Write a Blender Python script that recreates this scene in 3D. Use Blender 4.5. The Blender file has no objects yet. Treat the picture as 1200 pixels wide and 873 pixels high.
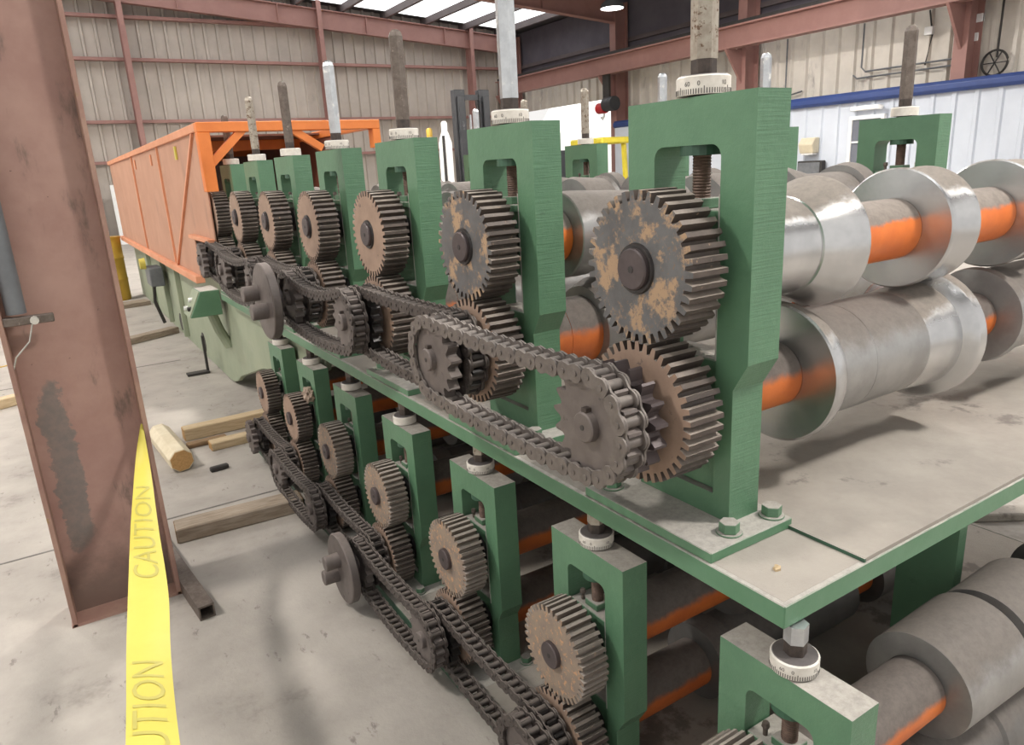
import bpy, bmesh, math, random
from mathutils import Vector, Matrix
random.seed(7)
SC = bpy.context.scene
COL = SC.collection
PI = math.pi

# ------------------------------------------------------------------ camera
CAM_H = 1.66
YAW, PITCH, ROLL = math.radians(31.567), math.radians(15.894), math.radians(-3.161)
def cam_axes():
    f = Vector((math.sin(YAW)*math.cos(PITCH), math.cos(YAW)*math.cos(PITCH), -math.sin(PITCH)))
    r = Vector((math.cos(YAW), -math.sin(YAW), 0)); u = r.cross(f)
    c, s = math.cos(ROLL), math.sin(ROLL)
    return c*r + s*u, -s*r + c*u, f
r_, u_, f_ = cam_axes()
cd = bpy.data.cameras.new('camera'); cam = bpy.data.objects.new('camera', cd); COL.objects.link(cam)
cd.sensor_fit = 'HORIZONTAL'; cd.sensor_width = 36.0; cd.lens = 847.86/1200*36.0
cd.clip_start = 0.02; cd.clip_end = 300
cam.matrix_world = Matrix(((r_.x, u_.x, -f_.x, 0), (r_.y, u_.y, -f_.y, 0), (r_.z, u_.z, -f_.z, CAM_H), (0, 0, 0, 1)))
SC.camera = cam

# ------------------------------------------------------------------ world, lights, exposure
SC.view_settings.view_transform = 'Standard'; SC.view_settings.look = 'None'
SC.view_settings.gamma = 1.0; SC.view_settings.use_curve_mapping = False
SC.view_settings.exposure = 0.15
w = bpy.data.worlds.new('daylight'); SC.world = w; w.use_nodes = True
bg = w.node_tree.nodes['Background']; bg.inputs[0].default_value = (1.0, 0.975, 0.945, 1); bg.inputs[1].default_value = 0.85
sd = bpy.data.lights.new('sun', 'SUN'); sd.energy = 5.0; sd.angle = 0.01; sd.color = (1.0, 0.97, 0.92)
so = bpy.data.objects.new('sun', sd); COL.objects.link(so); so.location = (-20, 10, 40)
so.rotation_euler = Vector((0.50, 0.10, -0.86)).to_track_quat('-Z', 'Y').to_euler()
LAMPS = [(-3.0, 3.4, 5.9, 250), (3.4, 7.2, 5.9, 300), (3.6, -1.2, 5.9, 280), (9.5, 3.5, 5.9, 330), (11.0, 11.5, 5.9, 430), (5.0, 16.6, 5.9, 640), (-3.0, 11.0, 5.9, 300)]
for i, (x, y, z, p) in enumerate(LAMPS):
    ld = bpy.data.lights.new('high_bay_light', 'AREA'); ld.shape = 'DISK'; ld.size = 0.7; ld.energy = p; ld.color = (1.0, 0.95, 0.885)
    lo = bpy.data.objects.new('high_bay_light', ld); COL.objects.link(lo); lo.location = (x, y, z - 0.16)

# ------------------------------------------------------------------ materials
def new_mat(name):
    m = bpy.data.materials.new(name); m.use_nodes = True
    nt = m.node_tree; b = nt.nodes['Principled BSDF']
    return m, nt, b
def N(nt, t, **kw):
    n = nt.nodes.new(t)
    for k, v in kw.items(): setattr(n, k, v)
    return n
def noise(nt, scale, detail=4, rough=0.6, vec=None, stretch=None, obj=False):
    n = N(nt, 'ShaderNodeTexNoise'); n.inputs['Scale'].default_value = scale; n.inputs['Detail'].default_value = detail; n.inputs['Roughness'].default_value = rough
    if obj: src = N(nt, 'ShaderNodeTexCoord').outputs['Object']
    else: src = N(nt, 'ShaderNodeNewGeometry').outputs['Position']
    if stretch:
        mp = N(nt, 'ShaderNodeMapping'); mp.inputs['Scale'].default_value = stretch; nt.links.new(src, mp.inputs[0]); src = mp.outputs[0]
    nt.links.new(src, n.inputs['Vector'])
    return n.outputs['Fac']
def ramp(nt, sock, lo, hi, smooth=True):
    r = N(nt, 'ShaderNodeMapRange'); r.interpolation_type = 'SMOOTHSTEP' if smooth else 'LINEAR'
    r.inputs['From Min'].default_value = lo; r.inputs['From Max'].default_value = hi
    nt.links.new(sock, r.inputs['Value']); return r.outputs['Result']
def mixc(nt, fac, a, b):
    m = N(nt, 'ShaderNodeMix', data_type='RGBA')
    if isinstance(fac, float): m.inputs[0].default_value = fac
    else: nt.links.new(fac, m.inputs[0])
    for i, c in ((6, a), (7, b)):
        if isinstance(c, tuple): m.inputs[i].default_value = (*c, 1) if len(c) == 3 else c
        else: nt.links.new(c, m.inputs[i])
    return m.outputs[2]
def mathn(nt, op, a, b):
    m = N(nt, 'ShaderNodeMath', operation=op)
    for i, v in enumerate((a, b)):
        if isinstance(v, (int, float)): m.inputs[i].default_value = v
        else: nt.links.new(v, m.inputs[i])
    return m.outputs[0]
DUST = (0.40, 0.36, 0.32)
def mat(name, col, col2=None, rough=0.5, metal=0.0, nscale=6.0, patch=None, dust=None, bump=0.0, bscale=60, stretch=None, patch2=None, obj=False, saw=0.0):
    """col/col2 mixed by noise; patch=(colour, scale, lo, hi) rust or stain; dust=(colour, lo, hi) settles on faces that look up"""
    m, nt, b = new_mat(name)
    c = mixc(nt, ramp(nt, noise(nt, nscale, 5, 0.65, stretch=stretch, obj=obj), 0.3, 0.7), col, col2 or tuple(v*0.8 for v in col))
    rg = rough; mt = metal; rsock = None
    for p in (patch, patch2):
        if p:
            f = ramp(nt, noise(nt, p[1], 6, 0.7, obj=obj, stretch=p[4] if len(p) > 4 else None), p[2], p[3])
            c = mixc(nt, f, c, p[0])
            if rsock is None: rsock = f
            else: rsock = mathn(nt, 'MAXIMUM', rsock, f)
    if dust:
        g = N(nt, 'ShaderNodeNewGeometry'); sx = N(nt, 'ShaderNodeSeparateXYZ'); nt.links.new(g.outputs['Normal'], sx.inputs[0])
        nz = mathn(nt, 'ADD', sx.outputs['Z'], mathn(nt, 'MULTIPLY', mathn(nt, 'SUBTRACT', noise(nt, 14, 5, 0.7), 0.5), 0.5))
        f = ramp(nt, nz, dust[1], dust[2])
        dc = mixc(nt, ramp(nt, noise(nt, 45, 4, 0.8), 0.3, 0.75), dust[0], tuple(v*0.72 for v in dust[0]))
        if len(dust) > 3: f = mathn(nt, 'MULTIPLY', f, dust[3])
        c = mixc(nt, f, c, dc)
        rsock = f if rsock is None else mathn(nt, 'MAXIMUM', rsock, f)
    nt.links.new(c, b.inputs['Base Color'])
    if rsock is not None:
        nt.links.new(mathn(nt, 'ADD', mathn(nt, 'MULTIPLY', rsock, 0.85-rough), rough), b.inputs['Roughness'])
        if metal > 0:
            nt.links.new(mathn(nt, 'MULTIPLY', mathn(nt, 'SUBTRACT', 1.0, rsock), metal), b.inputs['Metallic'])
    else:
        b.inputs['Roughness'].default_value = rough; b.inputs['Metallic'].default_value = metal
    if bump:
        bp = N(nt, 'ShaderNodeBump'); bp.inputs['Strength'].default_value = bump; bp.inputs['Distance'].default_value = 0.01
        hsock = noise(nt, bscale, 5, 0.7, stretch=stretch)
        if saw:                                   # saw-cut ridges on the flame-cut edges of the plates
            g = N(nt, 'ShaderNodeNewGeometry'); sx = N(nt, 'ShaderNodeSeparateXYZ'); nt.links.new(g.outputs['Normal'], sx.inputs[0])
            ay = mathn(nt, 'MULTIPLY', mathn(nt, 'ABSOLUTE', sx.outputs['Y'], 0), 3.0*saw)
            hsock = mathn(nt, 'ADD', hsock, mathn(nt, 'MULTIPLY', noise(nt, 14, 3, 0.6, stretch=(0.6, 0.6, 16)), ay)); bp.inputs['Strength'].default_value = bump*2.2
        nt.links.new(hsock, bp.inputs['Height']); nt.links.new(bp.outputs[0], b.inputs['Normal'])
    return m
def emis(name, col, s):
    m, nt, b = new_mat(name); b.inputs['Base Color'].default_value = (*col, 1)
    b.inputs['Emission Color'].default_value = (*col, 1); b.inputs['Emission Strength'].default_value = s; return m

M = {}
M['green'] = mat('green_paint', (0.112, 0.232, 0.134), (0.092, 0.195, 0.113), 0.42, 0, 5, saw=0.5, dust=((0.42, 0.39, 0.35), 0.55, 0.95), bump=0.10, bscale=30, patch=((0.030, 0.050, 0.034), 7, 0.66, 0.80))
M['green_rim'] = mat('green_paint_rail', (0.088, 0.205, 0.112), (0.110, 0.230, 0.135), 0.42, 0, 8, patch=((0.30, 0.30, 0.27), 26, 0.70, 0.76), dust=((0.46, 0.43, 0.39), 0.5, 0.8), bump=0.08, bscale=40)
M['green_old'] = mat('faded_green_paint', (0.335, 0.370, 0.262), (0.28, 0.320, 0.225), 0.6, 0, 3, patch=((0.42, 0.42, 0.36), 5, 0.62, 0.72), dust=((0.5, 0.46, 0.4), 0.6, 0.95))
M['green_dark'] = mat('dark_green_paint', (0.045, 0.12, 0.07), (0.03, 0.08, 0.05), 0.5, 0, 8, dust=((0.38, 0.35, 0.31), 0.6, 0.95))
M['dust_top'] = mat('dusty_steel_plate', (0.375, 0.34, 0.298), (0.30, 0.27, 0.236), 0.85, 0, 5, patch=((0.20, 0.178, 0.16), 4.2, 0.575, 0.66), patch2=((0.25, 0.23, 0.21), 120, 0.66, 0.74), bump=0.25, bscale=160)
M['gear_patch'] = mat('worn_gear_face', (0.150, 0.150, 0.152), (0.110, 0.108, 0.110), 0.45, 0.35, 14, patch=((0.37, 0.25, 0.155), 12, 0.50, 0.58), patch2=((0.19, 0.145, 0.115), 60, 0.56, 0.64))
M['gear_tan'] = mat('rusted_gear_face', (0.36, 0.250, 0.185), (0.285, 0.195, 0.145), 0.7, 0.1, 14, patch=((0.16, 0.12, 0.10), 30, 0.60, 0.70), patch2=((0.40, 0.24, 0.13), 60, 0.62, 0.7))
M['gear_speck'] = mat('speckled_gear_face', (0.30, 0.23, 0.17), (0.22, 0.175, 0.145), 0.7, 0.1, 18, patch=((0.50, 0.29, 0.16), 70, 0.55, 0.62), patch2=((0.13, 0.115, 0.11), 9, 0.66, 0.72))
M['gear_teeth'] = mat('gear_teeth', (0.115, 0.090, 0.078), (0.075, 0.060, 0.053), 0.5, 0.35, 20, patch=((0.33, 0.22, 0.15), 45, 0.62, 0.7), dust=((0.40, 0.34, 0.29), 0.45, 1.0, 0.85))
M['gear_teeth_dusty'] = mat('dusty_gear_teeth', (0.225, 0.185, 0.155), (0.155, 0.125, 0.105), 0.6, 0.2, 20, patch=((0.36, 0.25, 0.17), 45, 0.60, 0.7), dust=((0.46, 0.40, 0.35), 0.35, 0.95, 0.9))
M['rag'] = mat('tan_rag_cloth', (0.42, 0.33, 0.26), (0.32, 0.24, 0.19), 0.9, 0, 40)
M['chain'] = mat('oily_chain_steel', (0.100, 0.082, 0.074), (0.060, 0.050, 0.046), 0.5, 0.35, 40, dust=((0.20, 0.170, 0.150), 0.35, 1.0, 0.8))
M['chain_light'] = mat('dusty_chain_steel', (0.185, 0.160, 0.145), (0.13, 0.112, 0.102), 0.5, 0.35, 40, dust=((0.29, 0.255, 0.23), 0.3, 1.0, 0.8))
M['sprocket'] = mat('sprocket_steel', (0.170, 0.145, 0.135), (0.13, 0.110, 0.102), 0.5, 0.35, 18, patch=((0.10, 0.085, 0.08), 25, 0.62, 0.7), dust=((0.24, 0.20, 0.18), 0.4, 1.0, 0.7))
M['grease'] = mat('black_grease', (0.035, 0.030, 0.029), (0.018, 0.016, 0.016), 0.35, 0.1, 30)
M['hub'] = mat('dark_hub_steel', (0.095, 0.075, 0.075), (0.07, 0.055, 0.056), 0.45, 0.3, 20)
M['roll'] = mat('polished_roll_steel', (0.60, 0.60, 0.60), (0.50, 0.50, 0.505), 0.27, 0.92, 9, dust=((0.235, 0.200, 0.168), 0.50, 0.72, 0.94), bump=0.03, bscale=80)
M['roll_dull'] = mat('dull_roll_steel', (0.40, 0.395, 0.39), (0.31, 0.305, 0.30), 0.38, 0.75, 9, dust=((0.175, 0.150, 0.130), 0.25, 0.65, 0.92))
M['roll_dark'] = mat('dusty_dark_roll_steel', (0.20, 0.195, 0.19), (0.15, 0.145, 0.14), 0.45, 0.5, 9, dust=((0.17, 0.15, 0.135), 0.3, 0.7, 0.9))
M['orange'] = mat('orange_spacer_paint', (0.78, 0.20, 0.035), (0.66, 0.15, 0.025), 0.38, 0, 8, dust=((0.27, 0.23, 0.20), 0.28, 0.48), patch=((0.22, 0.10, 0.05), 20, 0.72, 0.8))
M['orange_shaded'] = mat('dusty_shaded_orange_paint', (0.62, 0.165, 0.035), (0.50, 0.12, 0.03), 0.5, 0, 8, dust=((0.16, 0.135, 0.12), 0.05, 0.35))  # orange darkened to stand in for shadow on the spacers, under brown dust
M['chrome'] = mat('bright_rod_steel', (0.62, 0.64, 0.66), (0.50, 0.52, 0.54), 0.3, 0.75, 30, patch=((0.75, 0.75, 0.73), 22, 0.58, 0.64), patch2=((0.16, 0.11, 0.08), 45, 0.68, 0.74))
M['rod_pit'] = mat('pitted_rod_steel', (0.42, 0.38, 0.32), (0.30, 0.255, 0.205), 0.5, 0.4, 40, patch=((0.13, 0.075, 0.045), 55, 0.55, 0.62))
M['rod_rust'] = mat('rusty_rod_steel', (0.17, 0.14, 0.12), (0.11, 0.085, 0.07), 0.6, 0.3, 40, patch=((0.30, 0.25, 0.21), 50, 0.60, 0.68))
M['neck'] = mat('dark_rod_neck', (0.085, 0.065, 0.055), (0.05, 0.04, 0.036), 0.55, 0.3, 60)
M['screw'] = mat('rusty_screw_thread', (0.165, 0.105, 0.078), (0.10, 0.066, 0.05), 0.6, 0.3, 60)
M['dial'] = mat('dirty_white_dial', (0.72, 0.69, 0.63), (0.60, 0.56, 0.50), 0.5, 0, 30, patch=((0.40, 0.34, 0.27), 60, 0.68, 0.76))
M['dial_top'] = mat('dark_dial_top', (0.14, 0.125, 0.12), (0.10, 0.09, 0.09), 0.5, 0.2, 30)
M['ink'] = mat('black_ink', (0.035, 0.03, 0.03), (0.05, 0.045, 0.04), 0.6)
M['bare'] = mat('bare_steel', (0.62, 0.60, 0.55), (0.5, 0.48, 0.44), 0.4, 0.4, 40)
M['red_steel'] = mat('faded_red_primer', (0.395, 0.245, 0.200), (0.315, 0.180, 0.148), 0.6, 0, 3.5, patch=((0.17, 0.120, 0.10), 4.5, 0.54, 0.66, (1, 1, 0.30)), patch2=((0.07, 0.05, 0.045), 16, 0.68, 0.73), bump=0.06, bscale=25)
def column_paint():
    m = M['red_steel']; nt = m.node_tree; b = nt.nodes['Principled BSDF']
    src = b.inputs['Base Color'].links[0].from_socket
    g = N(nt, 'ShaderNodeNewGeometry'); sx = N(nt, 'ShaderNodeSeparateXYZ'); nt.links.new(g.outputs['Position'], sx.inputs[0])
    wob = mathn(nt, 'MULTIPLY', mathn(nt, 'SUBTRACT', noise(nt, 9, 5, 0.7), 0.5), 0.16)
    # bare grey scrape on the web, left of centre
    dx = mathn(nt, 'DIVIDE', mathn(nt, 'ADD', mathn(nt, 'ADD', sx.outputs['X'], 0.118), wob), 0.050)
    dz = mathn(nt, 'DIVIDE', mathn(nt, 'ADD', mathn(nt, 'SUBTRACT', sx.outputs['Z'], 0.62), wob), 0.34)
    d2 = mathn(nt, 'ADD', mathn(nt, 'MULTIPLY', dx, dx), mathn(nt, 'MULTIPLY', mathn(nt, 'MULTIPLY', dz, dz), mathn(nt, 'MULTIPLY', dz, dz)))
    f = ramp(nt, d2, 1.25, 0.75)
    c = mixc(nt, mathn(nt, 'MULTIPLY', f, 0.85), src, mixc(nt, ramp(nt, noise(nt, 30, 5, 0.7), 0.35, 0.65), (0.15, 0.14, 0.13), (0.20, 0.165, 0.145)))
    # oily splash grime near the floor
    gz = mathn(nt, 'ADD', mathn(nt, 'MULTIPLY', sx.outputs['Z'], 2.3), mathn(nt, 'SUBTRACT', noise(nt, 6, 6, 0.75), 0.5))
    c = mixc(nt, mathn(nt, 'MULTIPLY', ramp(nt, gz, 0.95, 0.15), 0.75), c, (0.10, 0.07, 0.055))
    nt.links.new(c, b.inputs['Base Color'])
column_paint()
M['red_edge'] = mat('red_primer_flange', (0.36, 0.225, 0.17), (0.27, 0.15, 0.12), 0.65, 0, 6, patch=((0.30, 0.20, 0.10), 14, 0.60, 0.7))
M['red_far'] = mat('red_frame_paint', (0.335, 0.180, 0.155), (0.29, 0.150, 0.130), 0.6, 0, 2)
M['concrete'] = mat('concrete_floor', (0.42, 0.385, 0.345), (0.335, 0.305, 0.273), 0.75, 0, 2.6, patch=((0.25, 0.225, 0.20), 2.6, 0.57, 0.72), patch2=((0.22, 0.195, 0.175), 13, 0.61, 0.69, (1, 0.40, 1)), bump=0.35, bscale=14)
M['seam'] = mat('floor_seam', (0.20, 0.185, 0.17), (0.15, 0.14, 0.13), 0.9)
M['sheet_back'] = mat('beige_wall_sheet', (0.50, 0.445, 0.395), (0.43, 0.38, 0.335), 0.6, 0, 1.3, patch=((0.30, 0.265, 0.24), 2.0, 0.6, 0.75, (1, 1, 0.3)))
M['sheet_cream'] = mat('cream_wall_sheet', (0.72, 0.67, 0.60), (0.62, 0.575, 0.515), 0.6, 0, 1.5, patch=((0.34, 0.31, 0.285), 2.2, 0.58, 0.75, (1, 1, 0.3)))
M['sheet_white'] = mat('white_wall_sheet', (0.60, 0.64, 0.71), (0.55, 0.59, 0.66), 0.45, 0, 1.5)
M['insul'] = mat('dark_insulation', (0.13, 0.118, 0.14), (0.10, 0.09, 0.11), 0.8, 0, 1.5)
M['roof'] = mat('dark_roof_sheet', (0.10, 0.095, 0.10), (0.075, 0.07, 0.075), 0.7, 0, 1.5)
M['purlin'] = mat('roof_purlin_paint', (0.13, 0.105, 0.105), (0.10, 0.08, 0.08), 0.6, 0, 2)
M['blue'] = mat('blue_trim_paint', (0.030, 0.060, 0.205), (0.026, 0.050, 0.175), 0.4, 0, 2)
M['skylight'] = emis('skylight_panel', (0.95, 0.98, 1.0), 1.6)
M['lampglass'] = emis('lamp_lens', (1.0, 0.97, 0.92), 8.0)
M['guard'] = mat('faded_orange_mesh', (0.52, 0.285, 0.190), (0.46, 0.245, 0.160), 0.7, 0, 2.5, patch=((0.40, 0.235, 0.17), 3.0, 0.55, 0.72, (1, 1, 0.3)))
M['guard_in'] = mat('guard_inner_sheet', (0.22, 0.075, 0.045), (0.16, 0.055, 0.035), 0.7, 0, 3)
M['orange_frame'] = mat('orange_frame_paint', (0.82, 0.245, 0.055), (0.70, 0.19, 0.04), 0.5, 0, 4)
M['orange_faded'] = mat('faded_orange_frame', (0.72, 0.33, 0.19), (0.64, 0.27, 0.14), 0.6, 0, 4)
M['yellow'] = mat('yellow_plastic', (0.62, 0.535, 0.095), (0.57, 0.485, 0.075), 0.5, 0, 3)
M['yellow_ink'] = mat('faded_tape_print', (0.46, 0.41, 0.10), (0.44, 0.39, 0.09), 0.5)
M['drum'] = mat('mustard_drum_paint', (0.50, 0.315, 0.035), (0.42, 0.26, 0.03), 0.5, 0, 4)
M['fork_yellow'] = mat('yellow_machine_paint', (0.80, 0.66, 0.06), (0.7, 0.58, 0.05), 0.45)
M['black'] = mat('black_paint', (0.03, 0.032, 0.036), (0.045, 0.046, 0.05), 0.5, 0.1, 4, patch=((0.18, 0.18, 0.18), 3, 0.62, 0.7))
M['dark'] = mat('dark_steel', (0.05, 0.045, 0.042), (0.035, 0.032, 0.03), 0.6, 0.2, 10)
M['white'] = mat('white_paint', (0.84, 0.84, 0.83), (0.78, 0.78, 0.77), 0.5)
M['cream'] = mat('cream_plastic', (0.62, 0.55, 0.40), (0.55, 0.48, 0.35), 0.5)
M['conduit'] = mat('grey_conduit', (0.17, 0.18, 0.19), (0.13, 0.135, 0.145), 0.5, 0.2, 8)
M['red'] = mat('red_paint', (0.55, 0.03, 0.03), (0.42, 0.02, 0.03), 0.5)
def wood(name, a, b):
    m, nt, bs = new_mat(name)
    c = mixc(nt, ramp(nt, noise(nt, 9, 6, 0.65, stretch=(1, 9, 9), obj=True), 0.3, 0.7), a, b)
    nt.links.new(c, bs.inputs['Base Color']); bs.inputs['Roughness'].default_value = 0.8; return m
M['wood'] = wood('pale_timber', (0.60, 0.47, 0.30), (0.46, 0.34, 0.20))
M['wood_grey'] = wood('grey_timber', (0.36, 0.30, 0.235), (0.22, 0.165, 0.115))
M['wood_brown'] = wood('brown_timber', (0.30, 0.19, 0.095), (0.17, 0.105, 0.055))
M['wood_end'] = wood('sawn_timber_end', (0.55, 0.33, 0.13), (0.42, 0.24, 0.09))
M['log_bark'] = mat('peeled_log', (0.72, 0.64, 0.48), (0.62, 0.53, 0.37), 0.8, 0, 12, patch=((0.30, 0.20, 0.12), 18, 0.66, 0.72))
g, nt, b = new_mat('window_glass'); b.inputs['Base Color'].default_value = (0.16, 0.17, 0.20, 1); b.inputs['Roughness'].default_value = 0.12; M['glass'] = g

# ------------------------------------------------------------------ geometry helpers
def join(*parts):
    V, F = [], []
    for v, f in parts:
        o = len(V); V += list(v); F += [tuple(i+o for i in q) for q in f]
    return V, F
def box(x0, x1, y0, y1, z0, z1):
    return ([(x0,y0,z0),(x1,y0,z0),(x1,y1,z0),(x0,y1,z0),(x0,y0,z1),(x1,y0,z1),(x1,y1,z1),(x0,y1,z1)],
            [(0,3,2,1),(4,5,6,7),(0,1,5,4),(1,2,6,5),(2,3,7,6),(3,0,4,7)])
def lathe(prof, seg=32, axis='X', c=(0, 0), caps=True, phase=0.0):
    """prof = [(a, r)] along the axis; c = centre in the other two axes"""
    V, F = [], []
    n = len(prof)
    for a, rr in prof:
        for k in range(seg):
            t = phase + 2*PI*k/seg; p, q = c[0]+rr*math.cos(t), c[1]+rr*math.sin(t)
            V.append((a, p, q) if axis == 'X' else ((q, a, p) if axis == 'Y' else (p, q, a)))
    for i in range(n-1):
        for k in range(seg):
            k2 = (k+1) % seg
            F.append((i*seg+k, i*seg+k2, (i+1)*seg+k2, (i+1)*seg+k))
    if caps:
        F.append(tuple(range(seg))[::-1]); F.append(tuple((n-1)*seg+k for k in range(seg)))
    # orientation: flip so that normals look outward
    F = [tuple(reversed(f)) for f in F] if prof[0][0] > prof[-1][0] else F
    return V, F
def prism(pts, a0, a1, axis='X'):
    n = len(pts); V = []
    for a in (a0, a1):
        for p, q in pts: V.append((a, p, q) if axis == 'X' else ((p, a, q) if axis == 'Y' else (p, q, a)))
    F = [tuple(range(n))[::-1], tuple(range(n, 2*n))]
    for k in range(n): F.append((k, (k+1) % n, n+(k+1) % n, n+k))
    return V, F
def tube(path, r, seg=8):
    V, F = [], []
    P = [Vector(p) for p in path]
    for i, p in enumerate(P):
        d = (P[min(i+1, len(P)-1)] - P[max(i-1, 0)]).normalized()
        a = d.cross(Vector((0, 0, 1)))
        if a.length < 1e-3: a = Vector((1, 0, 0))
        a.normalize(); b = d.cross(a)
        for k in range(seg):
            t = 2*PI*k/seg; V.append(tuple(p + r*(math.cos(t)*a + math.sin(t)*b)))
    for i in range(len(P)-1):
        for k in range(seg):
            k2 = (k+1) % seg; F.append((i*seg+k, (i+1)*seg+k, (i+1)*seg+k2, i*seg+k2))
    F.append(tuple(range(seg))); F.append(tuple((len(P)-1)*seg+k for k in range(seg))[::-1])
    return V, F
def bar(p0, p1, w, h):
    """rectangular bar between two points (w sideways, h up)"""
    p0, p1 = Vector(p0), Vector(p1); d = (p1-p0).normalized()
    s = d.cross(Vector((0, 0, 1)))
    if s.length < 1e-3: s = Vector((1, 0, 0))
    s.normalize(); t = s.cross(d)
    V = []
    for p in (p0, p1):
        for a, b_ in ((-1,-1),(1,-1),(1,1),(-1,1)): V.append(tuple(p + s*(a*w/2) + t*(b_*h/2)))
    return V, [(0,3,2,1),(4,5,6,7),(0,1,5,4),(1,2,6,5),(2,3,7,6),(3,0,4,7)]
def shift(vf, d): return [(v[0]+d[0], v[1]+d[1], v[2]+d[2]) for v in vf[0]], vf[1]
def md(name, vf, material, smooth=None, bevel=0.0, mats=None, midx=None):
    me = bpy.data.meshes.new(name); me.from_pydata(vf[0], [], vf[1])
    for m_ in (mats or [material]): me.materials.append(M[m_])
    if midx:
        for p in me.polygons: p.material_index = midx(p)
    bm = bmesh.new(); bm.from_mesh(me)
    bmesh.ops.recalc_face_normals(bm, faces=bm.faces)
    if bevel: bmesh.ops.bevel(bm, geom=list(bm.edges), offset=bevel, segments=1, affect='EDGES', profile=0.5, clamp_overlap=True)
    bm.to_mesh(me); bm.free()
    if smooth:
        for p in me.polygons: p.use_smooth = True
        me.set_sharp_from_angle(angle=math.radians(smooth))
    return me
def ob(name, me, parent=None, loc=(0,0,0), rot=(0,0,0), scale=None, **props):
    o = bpy.data.objects.new(name, me); COL.objects.link(o); o.location = loc; o.rotation_euler = rot
    if scale is not None: o.scale = (scale,)*3 if isinstance(scale, (int, float)) else scale
    if parent is not None: o.parent = parent
    for k, v in props.items(): o[k] = v
    return o
def thing(name, label, cat, loc=(0,0,0), rot=(0,0,0), group=None, scale=None):
    o = bpy.data.objects.new(name, None); COL.objects.link(o); o.location = loc; o.rotation_euler = rot
    o.empty_display_size = 0.05
    if scale: o.scale = (scale,)*3
    o['label'] = label; o['category'] = cat
    if group: o['group'] = group
    return o
def tag(o, label, cat, group=None):
    o['label'] = label; o['category'] = cat
    if group: o['group'] = group
    return o
def struct(o): o['kind'] = 'structure'; return o
def stuff(o): o['kind'] = 'stuff'; return o
def text_mesh(s, size, fn, material, name):
    """letters as a thin mesh; fn maps flat (x, y) to 3D"""
    cu = bpy.data.curves.new(name, 'FONT'); cu.body = s; cu.size = size; cu.resolution_u = 3
    to = bpy.data.objects.new(name, cu); COL.objects.link(to)
    dg = bpy.context.evaluated_depsgraph_get()
    me = bpy.data.meshes.new_from_object(to.evaluated_get(dg))
    bpy.data.objects.remove(to); bpy.data.curves.remove(cu)
    bm = bmesh.new(); bm.from_mesh(me); bmesh.ops.triangulate(bm, faces=bm.faces)
    bmesh.ops.subdivide_edges(bm, edges=[e for e in bm.edges if e.calc_length() > size*0.25], cuts=1); bm.to_mesh(me); bm.free()
    for v in me.vertices: v.co = fn(v.co.x, v.co.y)
    me.materials.clear(); me.materials.append(M[material]); me.name = name
    return me
ORD = ['nearest', 'second', 'third', 'fourth', 'fifth', 'sixth', 'seventh', 'eighth']

# ------------------------------------------------------------------ floor, walls, roof
WALL_X, WALL_Y = 17.0, 26.0
floor = struct(ob('floor', md('floor', box(-12, 40, -8, 40, -0.2, 0), 'concrete')))
for a in (box(-12, 0.86, 7.60, 7.62, 0, 0.002), box(-1.30, -1.285, -8, 26, 0, 0.002), box(-12, 0.9, 3.86, 3.872, 0, 0.002)):
    ob('floor_seam', md('floor_seam', a, 'seam'), floor)

def sheet_mesh(pitch, h, material, axis, depth=0.08):
    """one ribbed sheet of a wall: flat pan and one raised rib towards the room"""
    prof = [(0, 0), (pitch*0.30, 0), (pitch*0.36, depth), (pitch*0.52, depth), (pitch*0.58, 0), (pitch, 0), (pitch, -0.03), (0, -0.03)]
    pts = [(a, -d) for a, d in prof]           # towards -Y for the back wall
    if axis == 'X': V, F = prism(pts, 0, h, 'Z')
    else: V, F = prism([(d, a) for a, d in pts], 0, h, 'Z')
    return md('wall_sheet', (V, F), material)
# back wall
wb = struct(ob('wall_back', md('wall_back', box(-9, WALL_X, WALL_Y+0.04, WALL_Y+0.16, 0, 9.2), 'sheet_back')))
sm = sheet_mesh(0.38, 8.8, 'sheet_back', 'X')
for k in range(int((WALL_X+7)/0.38)): ob('wall_sheet', sm, wb, (-7+0.38*k, WALL_Y, 0))
for z in (2.40, 3.57, 5.33, 6.50): ob('girt', md('girt', box(-7, 16.7, WALL_Y-0.28, WALL_Y-0.06, z-0.045, z+0.045), 'red_far'), wb)
for i, x in enumerate((2.95, 8.88, 14.6)):
    p = ob('wall_post', md('wall_post', join(box(x-0.075, x+0.075, 25.30, 25.33, 0, 7.5), box(x-0.02, x+0.02, 25.33, 25.68, 0, 7.5), box(x-0.075, x+0.075, 25.68, 25.71, 0, 7.5)), 'red_far'), wb)
# roof plane
def roof_z(x): return 6.72 + 0.075*(16.0-x)
ce = struct(ob('ceiling', md('ceiling', ([(-9, -6, roof_z(-9)), (17.2, -6, roof_z(17.2)), (17.2, 26.2, roof_z(17.2)), (-9, 26.2, roof_z(-9)),
        (-9, -6, roof_z(-9)+.15), (17.2, -6, roof_z(17.2)+.15), (17.2, 26.2, roof_z(17.2)+.15), (-9, 26.2, roof_z(-9)+.15)], box(0,1,0,1,0,1)[1]), 'roof')))
def slope_panel(x0, x1, y0, y1, dz0, dz1):
    V = [(x, y, roof_z(x)+dz) for dz in (dz0, dz1) for x, y in ((x0, y0), (x1, y0), (x1, y1), (x0, y1))]
    return V, box(0,1,0,1,0,1)[1]
px = [-7.4+1.56*i for i in range(16)]
for x in px: ob('purlin', md('purlin', slope_panel(x-0.05, x+0.05, -6, 25.9, -0.24, 0), 'purlin'), ce)
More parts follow.
